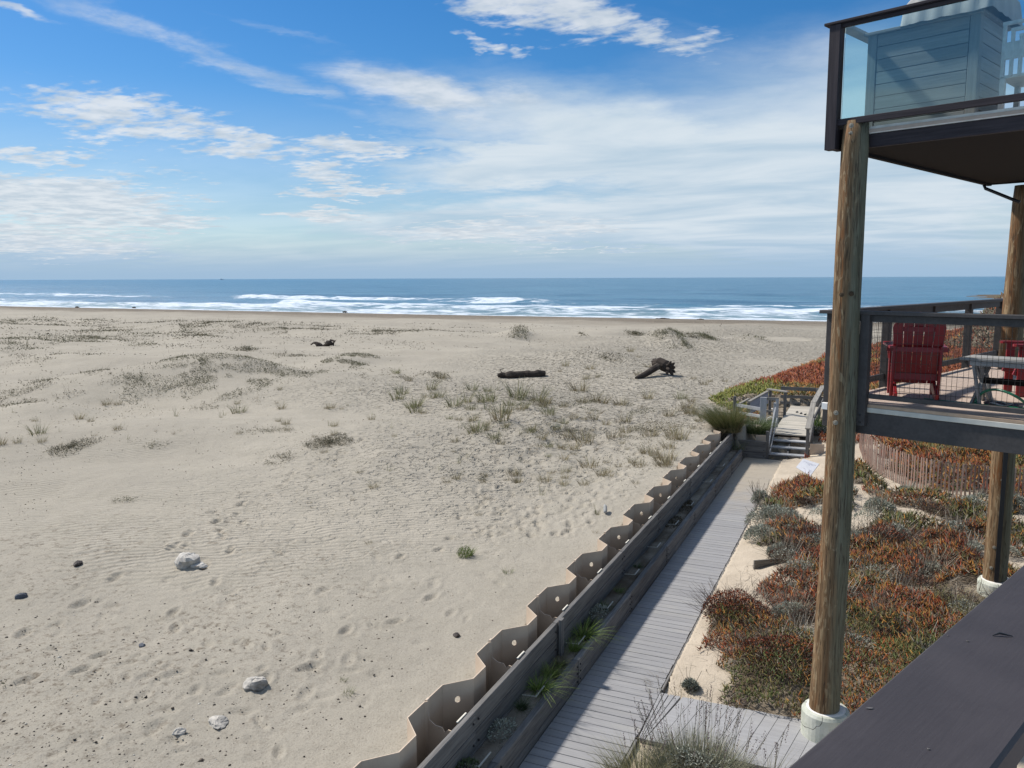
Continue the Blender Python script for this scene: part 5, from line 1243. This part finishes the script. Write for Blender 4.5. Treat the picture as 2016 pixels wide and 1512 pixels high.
# ------------------------------------------------------------------ beach vegetation
def beach_veg():
    DW = [(.14, .12, .075), (.09, .08, .05), (.2, .17, .11), (.12, .125, .07)]
    # low creeping patches: each a plant mat of its own
    MAT = [(390, 715, 95, 18, 900, 'tangled grey brown mat on the crest of the wide left dune'), (480, 745, 80, 22, 900, 'dark plant mat on the right shoulder of the wide left dune'), (330, 745, 60, 12, 350, 'sparse mat left of the dune crest'),
           (70, 775, 80, 22, 700, 'plant mat on the low mound at the left edge'), (60, 672, 80, 16, 600, 'dark plant mat far left below the surf'), (200, 668, 60, 8, 260, 'thin plant mat right of the far left mat'), (270, 683, 20, 6, 90, 'tiny plant mat above the left dune'),
           (490, 688, 20, 5, 140, 'small round plant mat above the left dune'), (690, 707, 50, 12, 600, 'dark plant mat on the mound left of the black driftwood'), (140, 880, 40, 9, 260, 'plant mat on the shadowed hummock near the left edge'),
           (650, 872, 45, 11, 420, 'leafy plant mat on the low crest in the middle left'), (550, 905, 24, 13, 320, 'small bushy plant just below the middle left mat'), (255, 745, 26, 4, 60, 'wisps of plant on the dune face'), (240, 990, 22, 7, 120, 'small dark tuft of twigs on the smooth sand at left'),
           (35, 1360, 55, 16, 130, 'twiggy plant mat at the lower left edge'), (105, 1325, 34, 10, 80, 'twiggy plant just right of the lower left mat'), (320, 634, 60, 5, 200, 'far green plant strip below the left surf'), (410, 636, 50, 5, 160, 'far plant strip left of centre'), (500, 638, 40, 5, 120, 'far plant strip nearer the centre'),
           (560, 647, 60, 6, 200, 'pale green plant strip above the black driftwood'), (640, 646, 50, 6, 150, 'plant strip above and right of the black driftwood'), (740, 653, 60, 5, 190, 'plant strip left of the round distant bush'), (850, 652, 50, 4, 140, 'thin plant strip near the round distant bush'), (330, 652, 70, 9, 260, 'broad sparse mat far left of centre'), (400, 660, 60, 9, 220, 'sparse mat below the far green strip'), (130, 640, 80, 6, 200, 'long thin plant strip near the left edge'), (30, 632, 60, 4, 110, 'plant strip at the far left edge'), (220, 650, 60, 5, 150, 'plant strip left of centre'),
           (1020, 656, 20, 9, 300, 'round dark bush on the distant berm'), (1148, 659, 8, 3, 50, 'single small bush right of the round distant bush'), (1250, 657, 18, 3, 90, 'low bush on the distant right dunes'), (1308, 665, 16, 7, 240, 'domed bush on the highest distant right dune'), (1335, 657, 14, 3, 90, 'low bush behind the domed bush'), (1357, 660, 12, 4, 90, 'low dark bush right of the domed bush'), (1380, 660, 14, 4, 90, 'paired low bush on the distant right dunes'), (1395, 665, 12, 3, 70, 'last low bush of the paired clump'), (1482, 665, 18, 4, 110, 'lone low bush far right on the sand'), (1347, 676, 9, 6, 120, 'small upright bush below the domed bush'),
           (600, 735, 60, 8, 160, 'sparse mat between the left dune and the log'), (760, 745, 50, 10, 180, 'sparse mat of twigs left of the long log'), (860, 740, 40, 8, 140, 'sparse twigs just left of the long log'), (1190, 705, 40, 9, 150, 'thin brown plants on the small right dune'), (1120, 850, 60, 14, 260, 'low leafy cover above the zigzag wall'), (1200, 800, 90, 18, 420, 'scattered leafy cover on the sand left of the big tussock'), (1280, 850, 80, 22, 420, 'brown leafy cover near the big tussock'), (1040, 790, 60, 12, 160, 'leafy cover in the tall grass patch')]
    MAT += [(440, 800, 60, 7, 90, 'faint twigs below the wide left dune'), (530, 850, 50, 6, 70, 'faint twigs above the middle left mat'), (300, 880, 60, 6, 60, 'few twigs on smooth sand at left'), (150, 742, 60, 5, 60, 'few twigs under the far left mat'), (590, 700, 60, 7, 120, 'sparse mat under the black driftwood'), (100, 700, 90, 8, 160, 'scattered plants under the far left mat')]
    dark_ok = [(1020, 656), (1308, 665)]
    for (px, py, rx, ry, n, lab) in MAT:
        n = int(n*(7 if py < 900 else 2.2))
        c = ground(px, py); D = dist(c); f0, l0 = tofl(c[0], c[1]); dep = math.atan2(CH-c[2], D); rl = rx*D/1600; rf = min(ry*D/1600/math.sin(dep), 9)
        a = rng.uniform(0, 6.283, n); r = np.where(rng.uniform(0, 1, n) < .6, np.sqrt(rng.uniform(0, 1, n))*1.05, np.abs(rng.normal(0, .9, n)))*(.5+.9*fbm(np.cos(a)*1.5+px, np.sin(a)*1.5, 7, 3)); X, Y = fromfl(f0+r*np.sin(a)*rf, l0+r*np.cos(a)*rl)
        nz = fbm(X/(.02*D+.3), Y/(.02*D+.3), 17, 3); k = nz > .5; X, Y = X[k], Y[k]; n = len(X)
        if n < 8: continue
        Z = G(X, Y); lf = max(.028, .0013*D)*1.2; bush = py < 690 and rx < 22 and ry >= 3
        up = .5 if bush else .12; hh = (rng.uniform(0, 1, n)**1.5*(ry*D/1600*1.1) if bush else rng.uniform(0, .06, n))
        P = np.stack([X, Y, Z+hh], 1); dd = unit(np.stack([rng.normal(0, 1, n), rng.normal(0, 1, n), np.abs(rng.normal(0, .45+up, n))], 1))
        V1, F1 = diamonds(P, dd, lf*rng.uniform(.5, 1.6, n), lf*.42*rng.uniform(.6, 1.3, n)); C1 = rep(pal(DW if px % 3 else [(.11, .115, .06), (.15, .14, .08)], n, .25), 4)
        m = max(3, n//5); idx = rng.integers(0, n, m); V2, F2 = ribbons(P[idx], unit(np.stack([rng.normal(0, 1, m), rng.normal(0, 1, m), .5+rng.uniform(0, 1, m)], 1)), lf*4*rng.uniform(.5, 1.2, m), np.full(m, lf*.14), rng.normal(0, lf, (m, 3)), 2); C2 = rep(pal(DW, m), 6)
        V, F, C = merge([(V1, F1, C1), (V2, F2, C2)]); V = V-c
        o = np_obj('beach_plant_mat', V, F, M_leaf, C, mw=Matrix.Translation(c)); tag(o, lab, 'beach plant', 'low plant mats on the beach', None if bush else 'stuff')
    # grass tufts: a few meshes shared by many individuals
    kinds = []
    for i in range(6):
        cols = GRASS if i % 2 == 0 else GRASS[2:]+DRY
        kinds.append(merge([tuft_geo(46+i*8, .42, .10+.02*i, .4, cols, .013, (.12-.05*i, .05)), tuft_geo(14, .22, .14, .8, DRY, .012)]))
    kinds.append(merge([tuft_geo(22, .34, .07, .6, DRY, .011), ])); kinds.append(merge([tuft_geo(14, .40, .05, .25, GRASS, .011)]))
    mes = []
    def tuft(k, px, py, hpx, lab, cat='grass tuft', group=None):
        p = ground(px, py); D = dist(p)
        if p[0] > -4.4 and p[1] < 25: return
        s = hpx*D/1600/.36; V, F, C = kinds[k]; 
        while len(mes) < len(kinds): mes.append(None)
        mw = Matrix.Translation((p[0], p[1], p[2]-.02)) @ Matrix.Rotation(rng.uniform(-.9, .9)+(.0), 4, 'Z') @ Matrix.Scale(s, 4)
        if mes[k] is None: o = np_obj('beach_grass', V, F, M_leaf, C, mw=mw); mes[k] = o.data
        else: o = mesh_obj('beach_grass', None, None, None, None, mw, me=mes[k])
        tag(o, lab, cat, group)
    HAND = [(470, 812, 24, 4, 'upright grass tuft alone on the smooth sand right of the left dune'), (345, 820, 22, 7, 'thin grass tuft on smooth sand under the left dune'), (75, 855, 28, 2, 'dense grass tuft on the hummock near the left edge'), (155, 825, 18, 1, 'grass tuft below the left edge mat'), (118, 875, 12, 6, 'dry tuft beside the left edge hummock'), (1, 875, 22, 1, 'grass tuft cut by the left edge'),
            (820, 800, 34, 0, 'green grass clump at the left of the tall grass patch'), (895, 800, 36, 2, 'wide green grass clump in the tall grass patch'), (960, 790, 34, 4, 'tall grass clump above the middle of the patch'), (1020, 780, 44, 2, 'tallest grass clump under the long log'), (1060, 790, 40, 0, 'grass clump at the right end of the tall patch'), (985, 825, 44, 3, 'broad grass clump with dry base in the patch centre'), (940, 850, 36, 4, 'grass clump leaning below the patch'), (1080, 815, 28, 4, 'narrow grass clump below the right end'), (1140, 770, 30, 5, 'dark dry clump right of the tall patch'), (1170, 790, 26, 3, 'dry clump right of the dark clump'),
            (1150, 870, 32, 5, 'golden clump above the zigzag wall'), (1130, 885, 24, 3, 'golden clump left partner above the zigzag wall'), (1205, 862, 28, 1, 'golden clump between the wall and the patch'), (1080, 880, 18, 4, 'small leafy clump left of the golden clumps'), (1160, 920, 30, 5, 'golden clump near the wall middle'), (1110, 905, 22, 1, 'pale clump left of the wall middle clump'), (1310, 905, 36, 5, 'brown clump close to the far wall end'), (1245, 912, 20, 1, 'small golden clump left of the brown clump'), (1340, 865, 30, 3, 'green clump below the big tussock'), (1275, 785, 24, 3, 'grass clump under the driftwood stump'), (1340, 785, 22, 4, 'grass clump left of the green ice plant mound'),
            (1065, 975, 26, 7, 'lone thin tuft above the bottle'), (1010, 935, 20, 5, 'dry tuft on trampled sand'), (955, 985, 20, 6, 'dry twiggy tuft above the green weed'), (690, 985, 22, 6, 'dry tuft on smooth sand in the lower middle'), (735, 960, 20, 3, 'tuft right of the middle footprints'), (765, 928, 22, 7, 'thin tuft above the footprints'), (870, 745, 18, 5, 'dry tuft left of the long log'), (780, 735, 16, 4, 'tuft far left of the long log'), (1175, 1010, 24, 7, 'thin tuft beside the bottle'), (1215, 1045, 24, 7, 'thin tuft against the zigzag wall'), (1170, 1050, 20, 6, 'dry tuft just left of the wall'), (518, 1000, 12, 6, 'small tuft by the footprint trail'), (610, 1000, 12, 6, 'small tuft right of the footprint trail'),
            (640, 1100, 10, 6, 'tiny tuft in the lower middle sand'), (690, 1055, 12, 6, 'tiny dry tuft below the middle'), (805, 750, 14, 5, 'small dry tuft near the middle mat')]
    for (px, py, h, k, lab) in HAND: tuft(k, px, py, h, lab)
    def scatter(n, x0, x1, y0, y1, h0, h1, lab, group, ks, pw=1.):
        for _ in range(n):
            px = rng.uniform(x0, x1); py = y0+(y1-y0)*rng.uniform()**pw; tuft(int(rng.choice(ks)), px, py, rng.uniform(h0, h1), lab, group=group)
    scatter(80, 1060, 1400, 790, 960, 10, 28, 'small dry grass tuft on the churned sand above the zigzag wall', 'small tufts above the zigzag wall', [1, 3, 5, 6])
    scatter(50, 860, 1120, 800, 960, 9, 24, 'small grass tuft on the churned sand below the tall grass patch', 'small tufts below the tall grass patch', [3, 4, 6, 7])
    scatter(22, 780, 1080, 765, 815, 18, 34, 'grass tuft in the tall grass patch under the long log', 'tufts of the tall grass patch', [0, 2, 4, 7])
    scatter(34, 420, 900, 760, 860, 7, 18, 'thin grass tuft on the open middle sand', 'thin tufts on the middle sand', [6, 7, 3])
    scatter(24, 0, 420, 790, 880, 7, 16, 'thin grass tuft on the open left sand', 'thin tufts on the left sand', [6, 7, 3])
    scatter(16, 1100, 1460, 690, 760, 7, 16, 'small tuft among the footprints on the right beach', 'tufts on the right beach', [6, 3, 5])
    scatter(14, 600, 1130, 860, 1080, 7, 14, 'small dry tuft on the lower middle sand', 'small tufts on the lower middle sand', [6, 5])
    # bright green weeds
    p = ground(915, 1094); place_veg('green_weed', [tuft_geo(150, .24, .12, .35, [(.16, .22, .05), (.22, .27, .07), (.10, .15, .03)], .010), mound_geo(300, .13, .12, .16, [(.16, .22, .05), (.10, .15, .03)], .03, .008)], p, 'bright green bushy weed alone on the lower middle sand', 'weed')
    for (px, py, s, lab) in [(685, 1366, .45, 'small green weed near the bottom edge left of the wall'), (1000, 1128, .55, 'sparse green weed right of the bright green weed'), (676, 1340, .3, 'tiny green sprout above the bottom weed')]:
        p = ground(px, py); place_veg('green_weed', [tuft_geo(50, .24, .14, .4, [(.16, .2, .07), (.2, .2, .1)], .012)], p, lab, 'weed', s=s)
    # debris of leaves and twigs, uncountable
    n = 60000; px = rng.uniform(0, 1560, n); py = 626+rng.uniform(0, 1, n)**1.3*440
    w = .08+1.1*np.exp(-((py-662)/26)**2)*np.clip((1100-px)/500, .12, 1)+1.0*np.exp(-((px-1180)/270)**2-((py-870)/90)**2)+.45*np.exp(-((py-665)/40)**2)*(px < 1000)+.3*np.exp(-((py-700)/60)**2); k = rng.uniform(0, 1, n) < w; px, py = px[k], py[k]
    d = np.array([at(a, b, .45) for a, b in zip(px, py)]); X, Y = d[:, 0], d[:, 1]; k = (X < -4.5) | (Y > 32); xb = np.interp(Y, XB_Y, XB_X); k &= (X < xb-.3)
    X, Y = X[k], Y[k]; far_ = np.hypot(X, Y) > 45; k = np.where(far_, fbm(X/7, Y/4, 19, 5, .65) > .55, fbm(X/2.5, Y/2.5, 19, 3) > .46); X, Y = X[k], Y[k]; n = len(X); Z = G(X, Y); D = np.hypot(X, Y)
    V, F = diamonds(np.stack([X, Y, Z+.005], 1), unit(np.stack([rng.normal(0, 1, n), rng.normal(0, 1, n), np.abs(rng.normal(0, .35, n))], 1)), .0015*D*rng.uniform(.5, 2.0, n), .0007*D*rng.uniform(.6, 1.6, n))
    o = np_obj('beach_litter', V, F, M_leaf, rep(pal(DW+[(.07, .055, .04)], n, .25), 4)); tag(o, 'scattered dry leaves and twigs blown over the beach', 'litter', kind='stuff')
beach_veg()

# ------------------------------------------------------------------ ice plant and garden
RED = [(.23, .05, .02), (.27, .085, .022), (.13, .035, .02)]; ORG = [(.32, .15, .03), (.26, .12, .03)]; OLV = [(.115, .10, .035), (.15, .12, .04), (.085, .088, .03)]; GRN = [(.07, .095, .03), (.09, .115, .035)]; BRN = [(.11, .065, .04), (.075, .05, .032)]
def ice_near():
    n = 290000; X = rng.uniform(-2.2, 12, n); Y = rng.uniform(9.6, 25.5, n); D = np.hypot(X, Y); k = rng.uniform(0, 1, n) < np.clip((12/D)**1.6, .12, 1); X, Y = X[k], Y[k]
    m = ice_mask(X, Y); k = m > .05; X, Y, m = X[k], Y[k], m[k]; k = ~((np.hypot(X-P1[0], Y-P1[1]) < .3) | (np.hypot(X-P2[0]+.12, Y-P2[1]+.35) < .62)); X, Y, m = X[k], Y[k], m[k]
    D = np.hypot(X, Y); n = len(X); print('ice', n)
    lump = fbm(X/.45, Y/.45, 23, 3); H_ = np.clip(m, 0, .6)*.30+.34*(lump-.25)*np.clip(m*2, 0, 1); Z = G(X, Y)+H_*rng.uniform(.5, 1, n)
    tone = fbm(X/.9+4, Y/.9, 29, 3)*.8+.1+rng.normal(0, .075, n); t2 = fbm(X/.5+9, Y/.5, 33, 2)
    C = np.where((tone < .42)[:, None], pal(OLV+GRN, n), np.where((tone < .53)[:, None], pal(ORG+OLV, n), np.where((tone < .62)[:, None], pal(RED+ORG, n), pal(RED+BRN, n))))
    dk = rng.uniform(0, 1, n) < .16+.3*(fbm(X/.6+2, Y/.6, 39, 2) > .62); C[dk] = pal(BRN+[(.2, .17, .13), (.06, .045, .03)], int(dk.sum()))
    gz = np.exp(-((X-1.1)/1.2)**2-((Y-10.6)/1.)**2); g = rng.uniform(0, 1, n) < gz*.8; C[g] = pal(GRN+OLV, int(g.sum()))
    d = unit(np.stack([rng.normal(0, .7, n), rng.normal(0, .7, n), .6+rng.uniform(0, .8, n)], 1)); s = np.clip(D/12, .9, 2.2)
    V, F = spikes(np.stack([X, Y, Z], 1), d, .085*s*rng.uniform(.6, 1.3, n), .02*s*rng.uniform(.8, 1.2, n))
    o = np_obj('ice_plant', V, F, M_leaf, rep(C, 4)); tag(o, 'red, orange and green ice plant carpet over the dune garden', 'ice plant', kind='stuff')
    # dead twigs and litter between
    n = 22000; X = rng.uniform(-2.1, 11, n); Y = rng.uniform(9.7, 23, n); m = ice_mask(X, Y); D = np.hypot(X, Y); k = (m > -.9) & (rng.uniform(0, 1, n) < (12/D)**1.5+.2)&(rng.uniform(0,1,n) < .3+.7*(m > 0)); X, Y, m, D = X[k], Y[k], m[k], D[k]; n = len(X)
    Z = G(X, Y)+np.where(m > 0, .12, .005); V, F = ribbons(np.stack([X, Y, Z], 1), unit(np.stack([rng.normal(0, 1, n), rng.normal(0, 1, n), rng.uniform(0, .7, n)], 1)), rng.uniform(.08, .28, n), .0007*D, rng.normal(0, .05, (n, 3)), 2, .5)
    o = np_obj('dry_twigs', V, F, M_leaf, rep(pal([(.3, .27, .22), (.19, .16, .13), (.11, .085, .065)], n), 6)); tag(o, 'grey dead twigs tangled through the ice plant', 'twigs', kind='stuff')
ice_near()
def ice_far():
    n = 420000; Y = rng.uniform(26, 90, n); X = rng.uniform(-6.5, 42, n); xb = np.interp(Y, XB_Y, XB_X); q = X-xb; D = np.hypot(X, Y)
    cov = fbm(X/2.2, Y/1.3, 99, 3)+.25*sst(q, 1, 6)+.25*(Y < 37)
    k = (q > .15) & (cov > .36) & (rng.uniform(0, 1, n) < np.clip((32/D)**2, .06, 1)) & ~((X > -2.7) & (X < -1.4) & (Y < 31)) & ~((X > -3.4) & (Y < 31.1) & (Y > 25) & (X < -.4) & (X < -1.5)) & (X < .7*Y)
    X, Y, q, D = X[k], Y[k], q[k], D[k]; n = len(X); print('icefar', n); Z = G(X, Y)+rng.uniform(0, .12, n)
    tone = fbm(X/3+4, Y/3, 37, 3); green = np.exp(-((X+5.0)/2.0)**2-((Y-32)/3.6)**2)*1.15+rng.normal(0, .12, n)
    red = sst(Y, 36, 42); C = np.where((green > .45)[:, None], pal([(.17, .185, .035), (.13, .155, .035), (.2, .18, .045)], n), np.where(((tone+.12*red) > .56)[:, None], pal(RED+[(.20, .07, .04)], n), np.where(((tone+.12*red) > .5)[:, None], pal(ORG+RED, n), pal(OLV+ORG, n))))
    kn = (np.hypot((X-13.5)/9.2, (Y-60)/16) < 1) & (rng.uniform(0, 1, n) < .75); C[kn] = pal(BRN+[(.16, .13, .09), (.1, .1, .06)], int(kn.sum()))
    d = unit(np.stack([rng.normal(0, .8, n), rng.normal(0, .8, n), .7+rng.uniform(0, .6, n)], 1)); s = D/30
    V, F = spikes(np.stack([X, Y, Z], 1), d, .14*s*rng.uniform(.6, 1.3, n), .055*s*rng.uniform(.8, 1.2, n)); o = np_obj('ice_plant', V, F, M_leaf, rep(C, 4)); tag(o, 'green to rust red ice plant covering the dune beyond the stairs', 'ice plant', kind='stuff')
ice_far()

def garden_shrubs():
    def gp(px, py): return ground(px, py)
    SG = 'grey green sage bushes in the dune garden'
    for (px, py, w, h, lab, st_) in [(1530, 1035, .62, .45, 'large grey green sage bush spilling over the far boardwalk edge', 40), (1500, 1060, .35, .3, 'grey sage bush at the boardwalk edge just nearer than the large one', 20), (1730, 1000, .3, .25, 'grey sage bush in the pale sand under the slat fence', 26),
                                     (1910, 1005, .42, .32, 'grey sage bush in front of the slat fence left of the second pole', 26), (1700, 1075, .45, .3, 'dark grey sage bush right behind the nearest log pole', 30), (1760, 1060, .35, .28, 'small grey bush beside the pale sand patch', 18), (1735, 1215, .21, .22, 'round silver sage bush with tall stalks in the red ice plant', 46),
                                     (1830, 1130, .3, .24, 'grey stalky bush in front of the second pole', 60), (1560, 1215, .30, .22, 'silver stalky bush left of the nearest log pole', 46), (1890, 1045, .32, .22, 'low grey bush by the white stone', 12), (1360, 1352, .10, .12, 'tiny round silver green bush on the sand by the boardwalk', 3), (1995, 1000, .4, .35, 'grey bush at the right edge by the slat fence', 20),
                                     (1540, 1090, .3, .22, 'grey twiggy bush above the low tan plank', 20), (1640, 1010, .25, .2, 'pale sage bush hidden by the nearest log pole', 10), (1610, 850, .3, .3, 'grey bush right of the stair railing', 8), (1500, 990, .22, .34, 'thin grey stalks at the boardwalk corner by the stairs', 26)]:
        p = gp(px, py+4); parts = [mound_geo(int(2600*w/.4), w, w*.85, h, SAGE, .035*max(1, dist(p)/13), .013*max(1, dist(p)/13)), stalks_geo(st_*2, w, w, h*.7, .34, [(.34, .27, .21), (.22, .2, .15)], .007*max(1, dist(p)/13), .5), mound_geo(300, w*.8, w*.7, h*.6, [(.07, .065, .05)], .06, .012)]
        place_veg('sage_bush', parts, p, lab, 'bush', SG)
    for (px, py, w, h, lab, red) in [(1450, 1215, .52, .42, 'dark rounded shrub with red leaf tips leaning over the boardwalk sand', 1), (1740, 1075, .55, .42, 'dark brown twiggy shrub in the middle of the garden', .5), (1540, 1300, .62, .38, 'dark reddish shrub left of the nearest log pole base', 1), (1880, 1110, .4, .3, 'brown dead shrub by the second pole', .2), (1600, 1060, .35, .25, 'brown shrub left of the nearest pole', .6)]:
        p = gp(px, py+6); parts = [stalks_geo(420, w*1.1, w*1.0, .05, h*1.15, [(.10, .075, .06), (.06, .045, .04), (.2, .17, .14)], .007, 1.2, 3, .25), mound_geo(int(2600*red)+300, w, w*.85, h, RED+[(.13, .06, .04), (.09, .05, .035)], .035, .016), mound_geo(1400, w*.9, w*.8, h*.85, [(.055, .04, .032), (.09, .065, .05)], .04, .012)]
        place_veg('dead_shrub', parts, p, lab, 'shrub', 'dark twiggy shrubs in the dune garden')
    sk = 0
    while sk < 60:
        px, py = rng.uniform(1490, 2010), rng.uniform(975, 1310); p = gp(px, py)
        if p[0] < -1.9 or math.hypot(p[0]-P1[0], p[1]-P1[1]) < .6 or math.hypot(p[0]-P2[0], p[1]-P2[1]) < .8: continue
        wh = ('left of the nearest log pole' if px < 1600 else 'just right of the nearest log pole' if px < 1740 else 'midway between the two log poles' if px < 1860 else 'around the second log pole')+(', close to the slat fence' if py < 1060 else ', in the middle of the garden' if py < 1180 else ', in the nearest ice plant')
        dk = sk % 3 == 2; sc_ = max(1, dist(p)/12); w = rng.uniform(.10, .32); sk += 1
        if dk: place_veg('dead_shrub', [stalks_geo(150, w*1.1, w, .04, w*1.1, [(.10, .075, .06), (.05, .04, .035), (.17, .14, .11)], .006*sc_, 1.2, 3, .3), mound_geo(380, w, w*.9, w*.8, [(.07, .05, .04), (.12, .05, .03), (.1, .08, .06)], .035*sc_, .012*sc_)], p+[0, 0, .05], 'dark shrub '+wh, 'shrub', 'small dark shrubs '+wh)
        else: place_veg('sage_bush', [mound_geo(420, w, w*.9, w*.8, SAGE, .032*sc_, .011*sc_), stalks_geo(26, w, w, w*.6, .26, [(.36, .33, .27), (.25, .22, .18)], .006*sc_, .5)], p+[0, 0, .08], 'silver sprig '+wh, 'bush', 'small silver sprigs '+wh)
    # tussocks
    p = gp(1432, 862); p[2] = .75
    parts = [tuft_geo(3600, 1.35, .45, .5, [(.13, .15, .05), (.2, .2, .08), (.09, .12, .04), (.27, .24, .12)], .011, (-.12, 0), 4, .2), tuft_geo(900, .8, .5, .8, DRY, .010, (-.15, 0), 4, .5)]
    place_veg('grass_tussock', parts, p, 'big dense green grass tussock behind the end of the timber walls', 'grass tussock', s=.78)
    p = gp(1478, 864); p[2] = .6; p[0] += .15
    place_veg('grass_tussock', [tuft_geo(1500, .68, .34, .6, [(.09, .13, .05), (.13, .16, .07)], .011, (.05, 0), 4, .2)], p, 'darker green grass tussock between the big one and the stairs', 'grass tussock')
    p = gp(1860, 1200); place_veg('grass_tussock', [tuft_geo(1300, .38, .42, .9, [(.22, .22, .08), (.3, .27, .12), (.15, .17, .05)], .007, (.1, 0), 4, .4)], p, 'yellow green grass clump at the foot of the second pole', 'grass tussock')
    p = gp(1322, 1352); place_veg('grass_tussock', [tuft_geo(190, .26, .28, 1., DRY+GRASS[2:], .005, (-.2, 0), 4, .3)], p, 'sparse straw coloured grass at the boardwalk edge by the tiny silver bush', 'grass tussock')
    p = gp(1300, 1330); 
    p = gp(1645, 800); place_veg('grass_tussock', [tuft_geo(300, .5, .3, .6, GREEN, .012)], at(1612, 835, .6), 'green grassy plant right of the stair railing', 'grass tussock')
    # planter strip plants
    for (x, y, s, cols, lab) in [(-3.46, 8.55, .85, [(.17, .24, .05), (.25, .32, .08), (.1, .16, .04)], 'long arching bright green grass in the planter nearest the camera'), (-3.45, 10.15, .9, [(.17, .24, .05), (.24, .3, .08), (.1, .15, .04)], 'broad arching green grass in the planter just beyond the timber post'), (-3.47, 8.95, .7, [(.16, .22, .05), (.22, .27, .08)], 'bright green grass filling the planter before the timber post'), (-3.5, 11.2, .5, [(.08, .12, .04), (.12, .16, .05)], 'green grass clump beyond the dark planter clump'), (-3.45, 9.75, .6, [(.16, .23, .05), (.24, .3, .08)], 'arching bright green grass in the planter beside the timber post'), (-3.5, 8.1, .5, [(.06, .09, .04), (.09, .12, .05)], 'dark green grass just nearer than the arching planter grass'),
                                 (-3.5, 10.55, .55, [(.04, .07, .03), (.06, .09, .035)], 'dark green clump in the planter behind the arching grass'), (-3.47, 11.9, .4, [(.15, .2, .06)], 'small pale grass tuft in the planter by a bracket'), (-3.5, 13.1, .4, [(.06, .1, .04)], 'small dark green clump midway along the planter'), (-3.46, 9.25, .5, [(.2, .19, .09), (.1, .13, .05)], 'straggly grass at the foot of the timber post')]:
        z = .27; place_veg('planter_grass', [tuft_geo(int(140+120*s), .46, .09, .75, cols, .012, (.12, -.1), 5, .45)], (x, y, z), lab, 'grass clump', 'grass clumps in the planter strip', s=s)
    for (x, y, lab) in [(-3.5, 7.55, 'silvery leafy plant in the planter near the bottom of the picture'), (-3.52, 6.7, 'low dark green plant in the planter at the bottom edge'), (-3.5, 10.95, 'small grey leafy plant behind the dark planter clump'), (-3.52, 17.2, 'dark dry leaf heap in the far planter'), (-3.5, 15.9, 'brown leaf heap in the planter')]:
        cc = SAGE if 'grey' in lab or 'silver' in lab else ([(.06, .09, .04), (.1, .12, .05)] if 'green' in lab else [(.06, .05, .03), (.1, .08, .05)])
        place_veg('planter_plant', [mound_geo(420, .12, .22 if 'heap' not in lab else .5, .15 if 'heap' not in lab else .08, cc, .04, .015)], (x, y, .26), lab, 'plant', 'low plants in the planter strip')
    place_veg('reeds', [tuft_geo(70, .45, .14, .3, [(.10, .14, .06), (.14, .16, .09)], .012)], (-3.40, 23.6, .25), 'thin green reeds at the corner of the end wall', 'grass tussock')
    # foreground bush with dark flower spikes
    p = at(1372, 1530, .0); p = np.array([p[0], p[1], -.05])
    def spk(n, rx, ry, h):
        a = rng.uniform(0, 6.283, n); r = np.sqrt(rng.uniform(0, 1, n)); base = np.stack([np.cos(a)*r*rx, np.sin(a)*r*ry, .1+0*r], 1); d = unit(np.stack([np.cos(a)*r*.35, np.sin(a)*r*.35, np.ones(n)], 1)+rng.normal(0, .08, (n, 3))); hh = h*rng.uniform(.7, 1., n)
        V1, F1 = ribbons(base, d, hh, np.full(n, .006), rng.normal(0, .03, (n, 3)), 3, .8); c1 = rep(pal([(.28, .26, .19), (.2, .19, .14)], n), 8)
        tip = base+d*(hh*.62)[:, None]; m = 26; T_ = np.repeat(tip, m, 0)+np.repeat(d*(hh*.42)[:, None], m, 0)*np.tile(np.linspace(0, 1, m), n)[:, None]; dd = unit(np.repeat(d, m, 0)+rng.normal(0, .7, (n*m, 3)))
        V2, F2 = diamonds(T_, dd, np.full(n*m, .02), np.full(n*m, .009)); c2 = rep(pal([(.10, .065, .075), (.16, .11, .10), (.06, .045, .05)], n*m), 4); return [(V1, F1, c1), (V2, F2, c2)]
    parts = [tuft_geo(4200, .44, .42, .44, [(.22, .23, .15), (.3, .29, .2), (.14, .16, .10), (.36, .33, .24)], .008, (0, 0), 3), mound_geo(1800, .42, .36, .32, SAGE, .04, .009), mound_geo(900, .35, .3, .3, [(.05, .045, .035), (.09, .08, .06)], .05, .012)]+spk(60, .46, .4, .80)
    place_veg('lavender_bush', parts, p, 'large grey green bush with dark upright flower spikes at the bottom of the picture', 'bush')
    place_veg('lavender_bush', [tuft_geo(900, .40, .30, .7, [(.27, .25, .13), (.2, .2, .1), (.33, .3, .18)], .006, (-.1, 0), 3)]+spk(6, .2, .2, .5), at(1255, 1535, 0), 'pale straw green bush at the bottom edge left of the spiky bush', 'bush')
    place_veg('lavender_bush', spk(5, .12, .1, .52)+[tuft_geo(160, .35, .2, .8, [(.3, .29, .2)], .005)], at(1520, 1535, 0.0), 'three dark flower spikes standing apart over the side boardwalk', 'bush')
    # low tan plank edging in the garden and two pale stones
    a, b = at(1484, 1112, .2), at(1550, 1106, .2); o = board('edging_plank', tuple(a), tuple(b), .03, .16, M_oldwood); tag(o, 'low grey brown edging plank half hidden in the garden bushes', 'plank')
    for (px, py, r, lab) in [(1924, 1078, .09, 'white stone by the second log pole'), (1976, 978, .06, 'small white stone at the right edge')]:
        p = gp(px, py); rock('garden_stone', p, r, M_rockw, lab, int(px), .7)
garden_shrubs()

sc.render.engine = 'CYCLES'
